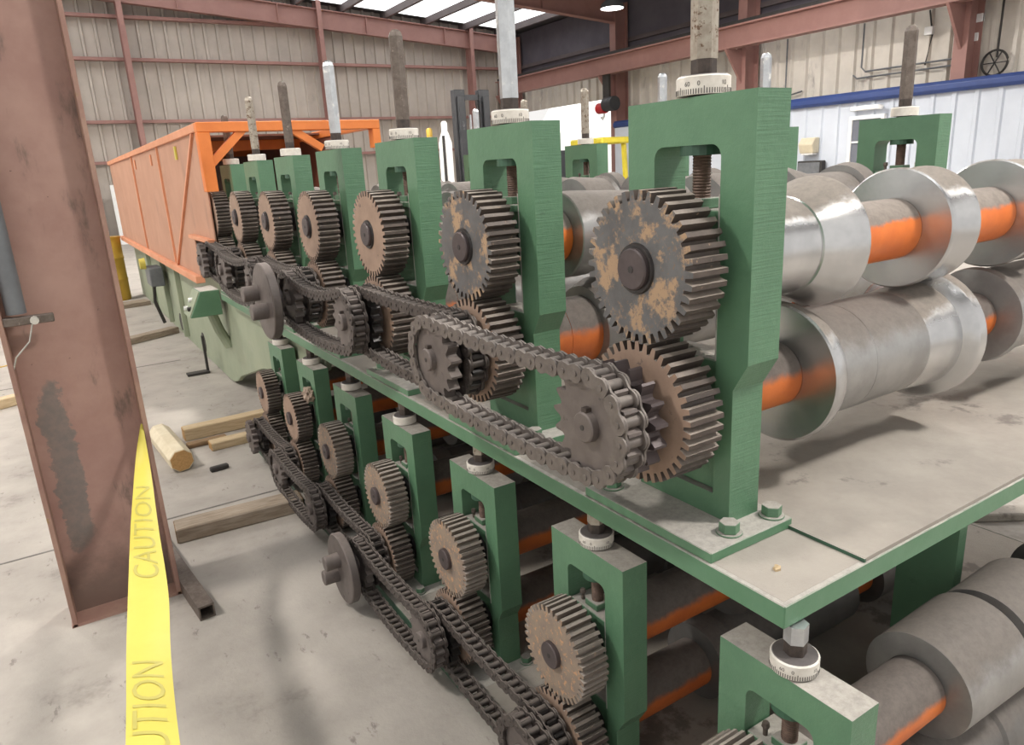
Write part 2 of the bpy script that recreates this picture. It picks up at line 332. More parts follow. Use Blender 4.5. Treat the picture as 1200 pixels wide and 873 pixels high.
for bay in ((20.3, 25.4), (8.9, 13.8), (-2.2, 2.4)):  # the two nearer bays are out of view, added for their light
    for x in px[2:-1]:
        ob('skylight_panel', md('skylight_panel', slope_panel(x+0.07, x+1.49, bay[0], bay[1], -0.035, -0.005), 'skylight'), ce)
# frames: columns by the right wall, rafters across
for i, y in enumerate((8.5, 14.1, 19.3, 25.55)):
    t = thing('portal_frame', ['red steel portal frame nearest the camera along the right wall', 'red steel portal frame between the first and third along right wall', 'red steel portal frame beside the open bright doorway', 'red steel portal frame against the back wall'][i], 'frame', (16.55, y, 0), group='roof frames')
    ob('column', md('column', join(box(-0.26, -0.23, -0.14, 0.14, 0, 6.45), box(-0.23, 0.23, -0.02, 0.02, 0, 6.45), box(0.23, 0.26, -0.14, 0.14, 0, 6.45)), 'red_far'), t)
    zz = lambda x: roof_z(x)-0.26
    xs = (-8.5, 16.3)
    V = []
    def raft(dz0, dz1, hw):
        V = [(x-16.55, yy, zz(x)+(dz0 if x < 10 else dz0)+d) for d in (0, dz1-dz0) for x, yy in ((xs[0], -hw), (xs[1], -hw), (xs[1], hw), (xs[0], hw))]
        return V, box(0,1,0,1,0,1)[1]
    ob('rafter', md('rafter', join(raft(-0.60, -0.57, 0.12), raft(-0.57, -0.03, 0.015), raft(-0.03, 0.0, 0.12)), 'red_far'), t)
    kn = [(-0.26, 4.28), (-0.26, 3.45), (-0.9, 4.28)]
    ob('crane_bracket', md('crane_bracket', prism(kn, -0.03, 0.03, 'Y'), 'red_far'), t)
    for sx in (-12.0, -9.0, -6.0, -3.0):
        ob('stiffener', md('stiffener', box(sx, sx+0.03, -0.11, 0.11, zz(16.55+sx)-0.59, zz(16.55+sx)-0.02), 'red_far'), t)
cb = thing('crane_runway_beam', 'long red crane runway beam on brackets along the right wall', 'beam', (15.85, 5.0, 4.28))
ob('flange', md('flange', box(-0.16, 0.16, 0, 20.6, 0, 0.04), 'red_far'), cb)
ob('web', md('web', box(-0.02, 0.02, 0, 20.6, 0.04, 0.50), 'red_far'), cb)
ob('flange', md('flange', box(-0.16, 0.16, 0, 20.6, 0.50, 0.54), 'red_far'), cb)
ob('rail', md('rail', box(-0.05, 0.05, 0, 20.6, 0.54, 0.64), 'dark'), cb)
# right wall
wr = struct(ob('wall_right', md('wall_right', join(box(WALL_X+0.04, WALL_X+0.16, 0, 26, 4.0, 6.9), box(WALL_X+0.04, WALL_X+0.16, 0, 19.6, 0, 4.0)), 'insul')))
sm = sheet_mesh(0.44, 1.9, 'sheet_cream', 'Y')
sm2 = sheet_mesh(0.44, 1.0, 'sheet_cream', 'Y')
for k in range(44): ob('wall_sheet', sm if 6.7+0.44*k < 19.3 else sm2, wr, (WALL_X, 6.7+0.44*k, 2.80 if 6.7+0.44*k < 19.3 else 3.70))
sm = sheet_mesh(0.44, 2.75, 'sheet_white', 'Y', 0.04)
for k in range(30): ob('wall_sheet', sm, wr, (16.16, 5.15+0.44*k, 0))
ob('insulation_band', md('insulation_band', box(16.92, 17.05, 5, 26, 4.7, 6.6), 'insul'), wr)
for z in (5.35,): ob('girt', md('girt', box(16.8, 16.92, 5, 25.9, z-0.06, z+0.06), 'purlin'), wr)
ob('end_jamb', md('end_jamb', box(16.02, 16.28, 18.2, 18.93, 0, 2.75), 'sheet_white'), wr)
struct(ob('trim_1', md('trim_1', prism([(16.04, 2.64), (15.98, 2.70), (15.98, 2.80), (16.04, 2.87), (16.285, 2.87), (16.285, 2.64)], 4.5, 18.97, 'Y'), 'blue', bevel=0.008)))
wn = struct(ob('window_1', md('window_frame', join(box(16.06, 16.15, 9.85, 9.93, 1.2, 2.34), box(16.06, 16.15, 10.62, 10.70, 1.2, 2.34), box(16.06, 16.15, 9.93, 10.62, 1.2, 1.28), box(16.06, 16.15, 9.93, 10.62, 2.26, 2.34)), 'white')))
for z0, z1 in ((1.28, 1.75), (1.79, 2.26)): ob('pane', md('pane', box(16.10, 16.12, 9.93, 10.62, z0, z1), 'glass'), wn)
ob('mullion', md('mullion', box(16.07, 16.14, 9.93, 10.62, 1.75, 1.79), 'white'), wn)
# things on the right wall
t = thing('wall_light', 'small cream light fitting on the white wall', 'light', (16.11, 11.75, 1.74))
ob('housing', md('housing', prism([(0, -0.16), (-0.22, -0.16), (-0.28, 0.05), (-0.18, 0.20), (0, 0.20)], -0.28, 0.12, 'Y'), 'cream', bevel=0.02), t)
ob('lens', md('lens', box(-0.2, -0.02, -0.24, 0.08, -0.20, -0.16), 'white', bevel=0.01), t)
t = thing('wall_box', 'dark grey box on the white wall below light fitting', 'box', (16.11, 11.6, 1.12))
ob('body', md('body', box(-0.18, 0, -0.34, 0.34, -0.24, 0.28), 'dark', bevel=0.02), t)
ob('lid', md('lid', box(-0.2, -0.18, -0.30, 0.30, -0.20, 0.24), 'conduit', bevel=0.008), t)
t = thing('emergency_light', 'slim white light under blue trim on white wall', 'light', (16.11, 10.3, 2.50))
ob('housing', md('housing', box(-0.12, 0, -0.35, 0.35, -0.05, 0.05), 'white', bevel=0.015), t)
ob('lamp_head', md('lamp_head', lathe([(-0.06, 0.05), (0.02, 0.07)], 12, 'Z', (-0.14, -0.4)), 'white'), t)
t = thing('wall_conduit', 'bent grey conduit run with junction boxes on upper right wall', 'conduit', (16.85, 10.0, 3.0))
ob('pipe', md('pipe', tube([(0, -1.6, 0.35), (0, 0.9, 0.35), (0, 1.0, 0.45), (0, 1.0, 1.4)], 0.02), 'conduit'), t)
ob('pipe', md('pipe', tube([(0, -1.6, 0.22), (0, 1.1, 0.22), (0, 1.2, 0.30)], 0.02), 'conduit'), t)
ob('pipe', md('pipe', tube([(0, -0.5, 0.3), (0, -0.6, 0.9), (0, -0.5, 1.4)], 0.018), 'dark'), t)
ob('pipe', md('pipe', tube([(0, 2.6, 0.1), (0, 2.9, 0.05), (0, 3.1, 0.12), (0, 3.1, 1.4)], 0.02), 'conduit'), t)
for y, z in ((-0.55, 0.98), (-1.55, 1.05), (-1.5, 0.7)):
    ob('junction_box', md('junction_box', box(-0.09, 0.0, y-0.09, y+0.09, z-0.08, z+0.08), 'white', bevel=0.01), t)
t = thing('pulley_wheel', 'dark spoked pulley wheel hanging on the right wall', 'wheel', (16.8, 8.05, 3.15))
rim = [(0.24*math.cos(2*PI*k/24), 0.24*math.sin(2*PI*k/24)) for k in range(25)]
ob('rim', md('rim', tube([(0, a, b_) for a, b_ in rim], 0.022, 6), 'dark'), t)
for k in range(3): ob('spoke', md('spoke', bar((0, -0.24*math.cos(k*PI/3), -0.24*math.sin(k*PI/3)), (0, 0.24*math.cos(k*PI/3), 0.24*math.sin(k*PI/3)), 0.02, 0.02), 'dark'), t)
ob('hanger_rod', md('hanger_rod', tube([(0, -0.03, 0.1), (0, -0.05, 2.2)], 0.022), 'dark'), t)
# high bay lamps
for i, (x, y, z, p) in enumerate(LAMPS + [(14.6, 17.3, 5.9, 0)]):
    t = thing('high_bay_lamp', ['grey dome high bay lamp above the red column', 'grey dome high bay lamp above the orange guard', 'grey dome high bay lamp above the near table end', 'grey dome high bay lamp right of the upper rolls', 'grey dome high bay lamp before the white wall', 'grey dome high bay lamp by the back wall', 'grey dome high bay lamp left of the guard', 'grey dome high bay lamp beside the crane beam'][i], 'lamp', (x, y, z), group='high bay lamps')
    ob('dome', md('dome', lathe([(-0.12, 0.34), (0.0, 0.30), (0.12, 0.16), (0.3, 0.10), (0.34, 0.09)], 24, 'Z', caps=False), 'conduit', smooth=40), t)
    ob('lens', md('lens', lathe([(-0.125, 0.31), (-0.115, 0.31)], 24, 'Z'), 'lampglass'), t)
    ob('stem', md('stem', lathe([(0.34, 0.015), (roof_z(x)-z, 0.015)], 8, 'Z'), 'dark'), t)

# ------------------------------------------------------------------ machine meshes (unit: upper deck size; x = 0 is the outer gear face)
NT = 38
def gear_outline(ro, rr, n=NT):
    pts = []
    for k in range(n):
        a = 2*PI*k/n; h = 2*PI/n
        for da, rad in ((-0.33, rr), (-0.20, ro), (0.20, ro), (0.33, rr)): pts.append((rad*math.cos(a+da*h), rad*math.sin(a+da*h)))
    return pts
GR = 0.1570
def gear_mesh(face):
    return md('gear_wheel', prism(gear_outline(GR, GR-0.020), 0, 0.095), None, mats=[face, 'gear_teeth_dusty' if face == 'gear_speck' else 'gear_teeth'], midx=lambda p: 0 if len(p.vertices) > 8 else 1)
GEAR = {k: gear_mesh(k) for k in ('gear_patch', 'gear_tan', 'gear_speck')}
HUB = md('hub', lathe([(-0.016, 0.040), (-0.013, 0.043), (0.0, 0.043)], 28), 'hub', smooth=30)
HUB_HOLE = md('centre_hole', lathe([(-0.0172, 0.0075), (-0.015, 0.0075)], 8), 'ink')
COLLAR = md('hub_collar', lathe([(-0.006, 0.051), (0.0, 0.053)], 28), 'grease', smooth=30)
NS = 17
CP = 0.041
SR = CP/(2*math.sin(PI/NS))
def sprocket_outline():
    pts = []
    for k in range(NS):
        a = 2*PI*k/NS; h = 2*PI/NS
        for da, rad in ((-0.5, SR-0.0125), (-0.33, SR-0.009), (-0.17, SR+0.004), (-0.07, SR+0.0125), (0.07, SR+0.0125), (0.17, SR+0.004), (0.33, SR-0.009)):
            pts.append((rad*math.cos(a+da*h), rad*math.sin(a+da*h)))
    return pts
SPR_X = (-0.115, -0.045)
SPRK = [md('sprocket_plate', prism(sprocket_outline(), x-0.017, x+0.017), m_) for x, m_ in zip(SPR_X, ('sprocket', 'grease'))]
SPRK_IN_BARE = md('sprocket_plate', prism(sprocket_outline(), SPR_X[1]-0.017, SPR_X[1]+0.017), 'hub')
SHUB = md('sprocket_hub', lathe([(-0.150, 0.030), (-0.147, 0.033), (-0.132, 0.034), (-0.131, 0.040), (-0.02, 0.062), (0.0, 0.062)], 28), 'sprocket', smooth=30)
SHUB_HOLE = md('centre_hole', lathe([(-0.1515, 0.006), (-0.149, 0.006)], 8), 'ink')
KEY = md('shaft_key', box(-0.146, -0.130, -0.008, 0.008, 0.030, 0.042), 'neck', bevel=0.001)
# chain links
def eight(rad, waist, p):
    pts = []
    for k in range(9):
        t = math.radians(65) + math.radians(230)*k/8; pts.append((rad*math.cos(t), rad*math.sin(t)))
    pts.append((p/2, -waist))
    for k in range(9):
        t = math.radians(-115) + math.radians(230)*k/8; pts.append((p+rad*math.cos(t), rad*math.sin(t)))
    pts.append((p/2, waist))
    return pts
def link_outer(m_):
    e = eight(0.0205, 0.0150, CP)
    parts = [prism(e, s*0.0285-0.0025, s*0.0285+0.0025) for s in (-1, 1)]
    for y in (0, CP): parts.append(lathe([(-0.0335, 0.0062), (0.0335, 0.0062)], 10, 'X', (y, 0)))
    return md('outer_link', join(*parts), m_, smooth=40)
def link_inner(m_):
    e = eight(0.0200, 0.0140, CP)
    parts = [prism(e, s*0.0225-0.0025, s*0.0225+0.0025) for s in (-1, 1)]
    for y in (0, CP): parts.append(lathe([(-0.020, 0.0118), (0.020, 0.0118)], 12, 'X', (y, 0)))
    return md('inner_link', join(*parts), m_, smooth=40)
LINKS = {m_: (link_outer(m_), link_inner(m_)) for m_ in ('chain', 'chain_light')}
CHN = ['first and second', 'second and third', 'third and fourth', 'fourth and fifth', 'fifth and sixth', 'sixth and seventh']
def chain(label, xg, yA, zc, d, s, plane, m_, sag_top, sag_bot, cut=None):
    """endless roller chain round two sprockets d apart (world units), s = deck scale"""
    t = thing('drive_chain', label, 'chain', (xg + s*SPR_X[plane], yA, zc - s*0.13), group='roller drive chains')
    R = SR*s; path = []
    for k in range(25):
        a = math.radians(-90 - 180*k/24); path.append((R*math.cos(a), R*math.sin(a)))
    for k in range(1, 40): u = k/40; path.append((u*d, R - sag_top*4*u*(1-u)))
    for k in range(25):
        a = math.radians(90 - 180*k/24); path.append((d + R*math.cos(a), R*math.sin(a)))
    for k in range(1, 40): u = 1-k/40; path.append((u*d, -R - sag_bot*4*u*(1-u)))
    path.append(path[0])
    L = [0]
    for a, b_ in zip(path, path[1:]): L.append(L[-1] + math.hypot(b_[0]-a[0], b_[1]-a[1]))
    n = 2*round(L[-1]/(CP*s)/2); step = L[-1]/n
    nodes = []; j = 0
    for i in range(n):
        q = i*step
        while L[j+1] < q: j += 1
        f = (q-L[j])/(L[j+1]-L[j]); a, b_ = path[j], path[j+1]; nodes.append((a[0]+f*(b_[0]-a[0]), a[1]+f*(b_[1]-a[1])))
    for i in range(n):
        a, b_ = nodes[i], nodes[(i+1) % n]; ln = math.hypot(b_[0]-a[0], b_[1]-a[1])
        ob('outer_link' if i % 2 else 'inner_link', LINKS[m_][0 if i % 2 else 1], t, (0, a[0], a[1]+s*0.13), (math.atan2(b_[1]-a[1], b_[0]-a[0]), 0, 0), (s, ln/CP, s))
    return t
# roll stand: local origin on its foot, x = 0 the face towards the gears
ST = 0.093; SHW = 0.176; SLW = 0.093
def stand_frame(gz, mname):
    """gz = height of upper gear centre over the foot"""
    top = gz + 0.328; st = gz + 0.236; c0 = gz - 0.195; c1 = gz - 0.255; lw = SHW - 0.036
    out = [(-lw, 0), (-lw, c1), (-SHW, c0), (-SHW, top), (SHW, top), (SHW, c0), (lw, c1), (lw, 0)]
    rad = 0.026; arc1 = [(SLW-rad+rad*math.cos(t), st-rad+rad*math.sin(t)) for t in [k*PI/2/5 for k in range(6)]]
    inn = [(SLW, 0.05)] + arc1 + [(-a, b_) for a, b_ in reversed(arc1)] + [(-SLW, 0.05)]
    pts = out + [(SLW, 0.0)] + inn + [(-SLW, 0.0)]
    f = prism(pts, 0, ST)
    foot = box(0.0, ST, -SLW, SLW, 0.0, 0.055)
    return md('stand_frame', join(f, foot), mname), top, st
def thread(z0, z1, r, c, n):
    prof = []
    for k in range(n):
        z = z0 + (z1-z0)*k/n; prof += [(z, r*0.9), (z+(z1-z0)*0.5/n, r)]
    prof.append((z1, r*0.9)); return lathe(prof, 14, 'Z', c)
HEXR = 0.027
def hexrod(z0, z1, c, r=HEXR):
    if z1-z0 < 0.1: return lathe([(z0, r), (z1, r)], 6, 'Z', c, phase=0.25)
    return lathe([(z0, r), (z1-0.022, r), (z1-0.008, r*0.8), (z1, r*0.45)], 6, 'Z', c, phase=0.25)
DR, DH = 0.054, 0.036
def dial_meshes(top, xc):
    body = md('dial_ring', lathe([(top+0.004, DR), (top+0.004+DH-0.003, DR), (top+0.004+DH, DR-0.003)], 40, 'Z', (xc, 0)), 'dial', smooth=40)
    cap = md('dial_face', lathe([(top+0.004+DH, DR-0.004), (top+0.006+DH, DR-0.006)], 32, 'Z', (xc, 0)), 'dial_top')
    V = []
    parts = []
    for k in range(64):
        a = 2*PI*k/64; h = 0.014 if k % 10 == 0 else 0.010
        c, s = math.cos(a), math.sin(a); tx, ty = -s*0.0008, c*0.0008
        r0, r1 = DR-0.001, DR+0.0005
        q = [(xc+c*r0-tx, s*r0-ty), (xc+c*r1-tx, s*r1-ty), (xc+c*r1+tx, s*r1+ty), (xc+c*r0+tx, s*r0+ty)]
        parts.append(prism(q, top+0.005, top+0.005+h, 'Z'))
    ticks = md('tick_marks', join(*parts), 'ink')
    nums = []
    for i, sx in enumerate(('0', '10', '20', '30', '40', '50', '60')):
        a0 = math.radians(214 + (56*i if i < 6 else 335))
        def fn(x, y, a0=a0, sx=sx):
            a = a0 + (x - 0.0035*len(sx))/DR
            return Vector((xc + (DR+0.0006)*math.cos(a), (DR+0.0006)*math.sin(a), top+0.020+y))
        nums.append(text_mesh(sx, 0.0125, fn, 'ink', 'dial_number'))
    return body, cap, ticks, nums
def stand_kit(gz, gap):
    K = {}
    K['frame'], top, st = stand_frame(gz, 'green'); K['top'] = top
    xc = ST/2
    K['dial'] = dial_meshes(top, xc)
    K['collar'] = md('rod_collar', lathe([(top, 0.030), (top+0.004, 0.030)], 16, 'Z', (xc, 0)), 'dark')
    K['neck'] = md('rod_neck', lathe([(top+DH+0.002, 0.0265), (top+DH+0.040, 0.0265)], 6, 'Z', (xc, 0), phase=0.25), 'neck', bevel=0.002)
    K['nut'] = md('screw_nut', join(lathe([(st-0.020, 0.046), (st, 0.046)], 20, 'Z', (xc, 0))), 'green_dark')
    bt = gz + 0.108                                       # top of the sliding block
    K['screw'] = md('screw', thread(bt+0.012, st-0.018, 0.0195, (xc, 0), 16), 'screw', smooth=60)
    K['pad'] = md('screw_pad', join(box(xc-0.028, xc+0.028, -0.030, 0.030, bt, bt+0.022)), 'green', bevel=0.002)
    def block(z0, z1, xo):
        return join(box(xo, ST+0.012, -SLW+0.003, SLW-0.003, z0, z1))
    K['block'] = md('bearing_block', block(gz-0.095, bt-0.02, 0.016), 'green', bevel=0.003)
    K['cap'] = md('block_cap', block(bt-0.02, bt, 0.006), 'green', bevel=0.002)
    K['block2'] = md('bearing_block', block(0.055, gz-0.205, 0.016), 'green', bevel=0.003)
    K['seat'] = md('bearing_ring', lathe([(0.004, 0.062), (0.018, 0.064)], 28, 'X', (0, gz)), 'grease', smooth=30)
    K['seat2'] = md('bearing_ring', lathe([(0.004, 0.062), (0.018, 0.064)], 28, 'X', (0, gz-0.310)), 'grease', smooth=30)
    K['strip'] = md('slot_edge', join(box(-0.0012, 0.02, -SLW-0.0005, -SLW+0.0025, gz-0.20, gz+0.14)), 'bare')
    K['grease_fit'] = md('grease_nipple', join(lathe([(bt, 0.006), (bt+0.018, 0.006), (bt+0.024, 0.010), (bt+0.036, 0.008)], 8, 'Z', (0.03, 0.055))), 'rod_rust')
    K['plate'] = md('base_plate', box(-0.125, ST+0.035, -SHW-0.03, SHW+0.03, -0.024, 0.0), 'green_rim', bevel=0.002)
    hexb = [(0.022*math.cos(k*PI/3+.3), 0.022*math.sin(k*PI/3+.3)) for k in range(6)]
    def bolt(x, y):
        return md('bolt', join(lathe([(0, 0.028), (0.004, 0.028)], 20, 'Z', (x, y)), ([(v[0]+x, v[1]+y, v[2]) for v in prism(hexb, 0.004, 0.026, 'Z')[0]], prism(hexb, 0, 1, 'Z')[1])), 'green', bevel=0.001)
    K['bolts'] = [bolt(-0.075, 0.16), bolt(-0.030, -0.168), bolt(ST+0.008, -0.172)]
    return K
KU = stand_kit(0.558, 0)
KL = stand_kit(0.468, 0)
RODM = {}
def rod_mesh(K, z1, m_):
    key = (id(K), round(z1, 3), m_)
    if key not in RODM: RODM[key] = md('hex_rod', hexrod(K['top']+DH+0.036, K['top']+z1, (ST/2, 0)), m_)
    return RODM[key]
def stand(label, loc, s, K, rod_len, rod_m, group, near=True, detail=True):
    t = thing('roll_stand', label, 'roll stand', loc, group=group, scale=s)
    ob('stand_frame', K['frame'], t)
    d = ob('dial', K['dial'][0], t)
    ob('dial_face', K['dial'][1], d)
    if detail:
        stuff(ob('tick_marks', K['dial'][2], d))
        for nm in K['dial'][3]: ob('dial_number', nm, d)
    ob('rod_collar', K['collar'], t); ob('rod_neck', K['neck'], t)
    ob('hex_rod', rod_mesh(K, rod_len, rod_m), t)
    sc = ob('screw', K['screw'], t); ob('screw_nut', K['nut'], sc); ob('screw_pad', K['pad'], sc)
    b1 = ob('bearing_block', K['block'], t); ob('block_cap', K['cap'], b1); ob('bearing_ring', K['seat'], b1); ob('grease_nipple', K['grease_fit'], b1)
    b2 = ob('bearing_block', K['block2'], t); ob('bearing_ring', K['seat2'], b2)
    ob('slot_edge', K['strip'], t)
    if near:
        p = ob('base_plate', K['plate'], t)
        for m_ in K['bolts']: ob('bolt', m_, p)
    return t
# roll shafts; profiles are given in world x of the upper deck
ROLLM = {}
def lat(prof, m_, nm, sm_=30, seg=48):
    key = (tuple(prof), m_)
    if key not in ROLLM: ROLLM[key] = md(nm, lathe([(a-1.0, r) for a, r in prof], seg), m_, smooth=sm_)
    return ROLLM[key]
def shaft(label, loc, s, parts, x0, x1, group):
    t = thing('roll_shaft', label, 'roll shaft', loc, group=group, scale=s)
    ob('shaft', lat([(x0, 0.029), (x1, 0.029)], 'hub', 'shaft'), t)
    for kind, prof, m_ in parts:
        ob(kind, lat(prof, m_, kind), t)
    return t
def S(a, b_, m_='orange', r=0.080): return ('spacer', [(a, r-0.002), (a+0.002, r), (b_-0.002, r), (b_, r-0.002)], m_)
def Rl(prof, m_='roll'): return ('roll', prof, m_)
def collar(a, b_): return ('spacer', [(a, 0.060), (b_, 0.060)], 'roll_dull')

# ------------------------------------------------------------------ upper deck
XG, ZT, ZB = 1.0, 1.445, 1.135
P_U, Y_U = 0.735, 1.12
TABLE_Z = 0.863
tb = thing('machine_table', 'green edged steel upper table carrying the big roll stands', 'table', (1.0, 0.725, 0.815))
ob('edge_rail', md('edge_rail', prism([(0, 0), (2.5, 0), (2.5, 0.03), (0.03, 0.03), (0.03, 5.0), (0, 5.0)], 0, 0.048, 'Z'), 'green_rim', bevel=0.002), tb)
ob('bed_plate', md('bed_plate', box(0.012, 2.49, 0.012, 5.0, 0.006, 0.0485), 'dust_top'), tb)
ob('top_plate', md('top_plate', box(0.25, 2.49, 0.004, 5.0, 0.0485, 0.057), 'dust_top'), tb)
ob('plate_edge', md('plate_edge', box(0.246, 0.2505, 0.003, 0.24, 0.0485, 0.0565), 'green_dark'), tb)
ob('leg', md('leg', box(0.92, 0.96, 0.14, 0.30, -0.815, 0.0), 'green'), tb)
ob('cross_member', md('cross_member', box(0.25, 2.3, 0.30, 0.34, -0.13, 0.0), 'green_dark'), tb)
ob('leg', md('leg', box(0.92, 0.96, 4.6, 4.8, -0.815, 0.0), 'green'), tb)
ob('leg', md('leg', box(2.2, 2.24, 0.14, 0.30, -0.815, 0.0), 'green'), tb)
rod_ms = ['rod_pit', 'chrome', 'rod_rust', 'chrome', 'rod_rust', 'rod_pit', 'rod_rust']
rod_desc = ['pitted rusty hex rod', 'bright flaking hex rod', 'brown rusty hex rod', 'shiny bluish hex rod', 'dark rusty hex rod', 'dull spotted hex rod', 'short dark hex rod']
where_u = ['nearest the table corner', 'second from the table corner', 'third from the table corner', 'fourth from the table corner', 'third from the orange guard', 'second from the orange guard', 'right beside the orange guard']
for k in range(7):
    y = Y_U + P_U*k
    stand('green upper roll stand %s, with %s' % (where_u[k], rod_desc[k]), (1.13, y-0.007, 0.887), 1.0, KU, 0.375 if k < 6 else 0.33, rod_ms[k], 'upper roll stands', True, k < 4)
    face = 'gear_patch' if k < 2 else 'gear_tan'
    fd = 'grey gear with orange rust patches' if k < 2 else 'big brown rusted gear'
    t = thing('spur_gear', '%s on upper stand %s' % (fd, where_u[k]), 'gear', (XG, y, ZT), group='upper big gears')
    ob('gear_wheel', GEAR[face], t, rot=(0.05*k, 0, 0))
    if k < 6: h = ob('hub', HUB, t); ob('centre_hole', HUB_HOLE, h); ob('hub_collar', COLLAR, t)
    t = thing('spur_gear', 'rusty lower gear behind sprockets at upper stand %s' % where_u[k], 'gear', (XG, y, ZB), group='upper deck lower gears')
    ob('gear_wheel', GEAR['gear_tan'], t, rot=(PI/NT + 0.05*k, 0, 0)); ob('hub_collar', COLLAR, t)
    t = thing('double_sprocket', 'double chain sprocket at upper stand %s' % where_u[k], 'sprocket', (XG, y, ZB), group='upper double sprockets')
    for m_ in (SPRK[0], SPRK_IN_BARE if k == 0 else SPRK[1]): ob('sprocket_plate', m_, t, rot=(PI/2 if k % 2 else 0.09, 0, 0))
    h = ob('sprocket_hub', SHUB, t); ob('centre_hole', SHUB_HOLE, h); ob('shaft_key', KEY, h)
for k in range(6):
    plane = k % 2
    chain('%s roller chain between %s upper stands from the near end' % ('outer' if plane == 0 else 'inner', CHN[k]), XG, Y_U+P_U*k, ZB, P_U, 1.0, plane, 'chain_light' if k == 0 else 'chain', (0.012, 0.008, 0.045, 0.02, 0.03, 0.02)[k], (0.010, 0.02, 0.02, 0.02, 0.03, 0.02)[k])
def coupling(label, loc, r, s, pins):
    t = thing('coupling_disc', label, 'coupling', loc)
    ob('disc', md('disc', lathe([(0, r-0.004), (0.004, r), (0.036*s, r), (0.04*s, r-0.004)], 56), 'sprocket', smooth=30), t)
    ob('boss', md('boss', lathe([(0.04*s, 0.06*s), (0.075*s, 0.06*s)], 24), 'hub', smooth=30), t)
    for y, z in pins:
        ob('drive_pin', md('drive_pin', lathe([(-0.068*s, 0.033*s), (-0.064*s, 0.036*s), (0.0, 0.036*s)], 24, 'X', (y*s, z*s)), 'sprocket', smooth=30), t)
    return t
coupling('grey coupling disc with two pins in front of upper chains', (0.755, Y_U+3*P_U, ZB), 0.172, 1.0, ((0.085, 0.030), (-0.045, -0.035)))

top0 = [S(1.235, 1.285), Rl([(1.285, .108), (1.288, .112), (1.45, .112), (1.452, .116), (1.548, .155), (1.562, .156), (1.564, .150)]), S(1.564, 1.905),
        Rl([(1.905, .154), (1.908, .158), (1.920, .158), (1.922, .150), (1.935, .138), (2.030, .155), (2.034, .157), (2.040, .157), (2.042, .150)]), S(2.042, 2.40),
        Rl([(2.40, .155), (2.403, .159), (2.415, .159), (2.417, .150), (2.43, .138), (2.53, .155), (2.54, .150)]), Rl([(2.54, .125), (2.74, .125)]), Rl([(2.74, .125), (2.76, .148), (2.84, .152), (2.86, .120)]), S(2.86, 3.12)]
bot0 = [S(1.235, 1.45, 'orange_shaded'), Rl([(1.45, .169), (1.454, .174), (1.476, .174), (1.508, .160), (1.516, .141)], 'roll'),
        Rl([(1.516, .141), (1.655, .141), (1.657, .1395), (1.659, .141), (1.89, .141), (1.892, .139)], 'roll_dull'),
        Rl([(1.892, .140), (2.030, .1515), (2.046, .182), (2.052, .186), (2.084, .187), (2.087, .180)]), S(2.087, 2.375, 'orange_shaded', .076),
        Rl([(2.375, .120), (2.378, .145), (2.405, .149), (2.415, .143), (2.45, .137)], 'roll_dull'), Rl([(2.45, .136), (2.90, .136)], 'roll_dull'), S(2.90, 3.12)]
def top_k(k):
    f = 1.0 - 0.02*k
    return [S(1.235, 1.335), Rl([(1.335, .128), (1.338, .132), (1.38, .133), (1.72, .118*f), (1.73, .135*f)], 'roll_dull'), Rl([(1.73, .16*f), (1.76, .165*f), (1.80, .150*f)], 'roll_dull'), S(1.80, 1.94),
            Rl([(1.94, .155*f), (1.96, .163*f), (2.10, .150*f), (2.11, .163*f)], 'roll_dull'), S(2.11, 2.33), Rl([(2.33, .163*f), (2.36, .166*f), (2.50, .130)], 'roll_dull'),
            Rl([(2.50, .125), (2.74, .125)], 'roll_dull'), Rl([(2.74, .15), (2.80, .162*f), (2.82, .12)], 'roll_dull'), S(2.82, 3.12)]
def bot_k(k):
    return [S(1.235, 1.30, 'orange_shaded', .11), ('spacer', [(1.30, .11), (1.42, .11)], 'orange_shaded'), Rl([(1.42, .14), (1.48, .165), (1.52, .165), (1.56, .13)], 'roll_dull'), Rl([(1.56, .13), (2.05, .13)], 'roll_dull'),
            Rl([(2.05, .14), (2.22, .178), (2.25, .178)], 'roll_dull'), S(2.25, 2.43, 'orange_shaded'), Rl([(2.43, .168), (2.48, .17), (2.52, .13), (2.9, .13)], 'roll_dull'), S(2.9, 3.12, 'orange_shaded')]
for k in range(7):
    y = Y_U + P_U*k
    shaft('upper roll shaft with flanged steel rolls and orange spacers, %s' % where_u[k], (XG, y, ZT), 1.0, top0 if k == 0 else top_k(k), 1.0, 3.3, 'upper roll shafts')
    shaft('lower roll shaft of upper deck with dusty steel rolls, %s' % where_u[k], (XG, y, ZB), 1.0, bot0 if k == 0 else bot_k(k), 0.87, 3.3, 'upper roll shafts')
for k in range(1, 7):
    stand('dark green roll stand on far side of upper table, %s' % where_u[k], (3.14, Y_U+P_U*k+0.01, 0.887), 1.0, KU, 0.36, ['chrome', 'rod_rust', 'chrome', 'chrome', 'rod_pit', 'rod_pit', 'chrome'][k], 'far side roll stands', True, False)

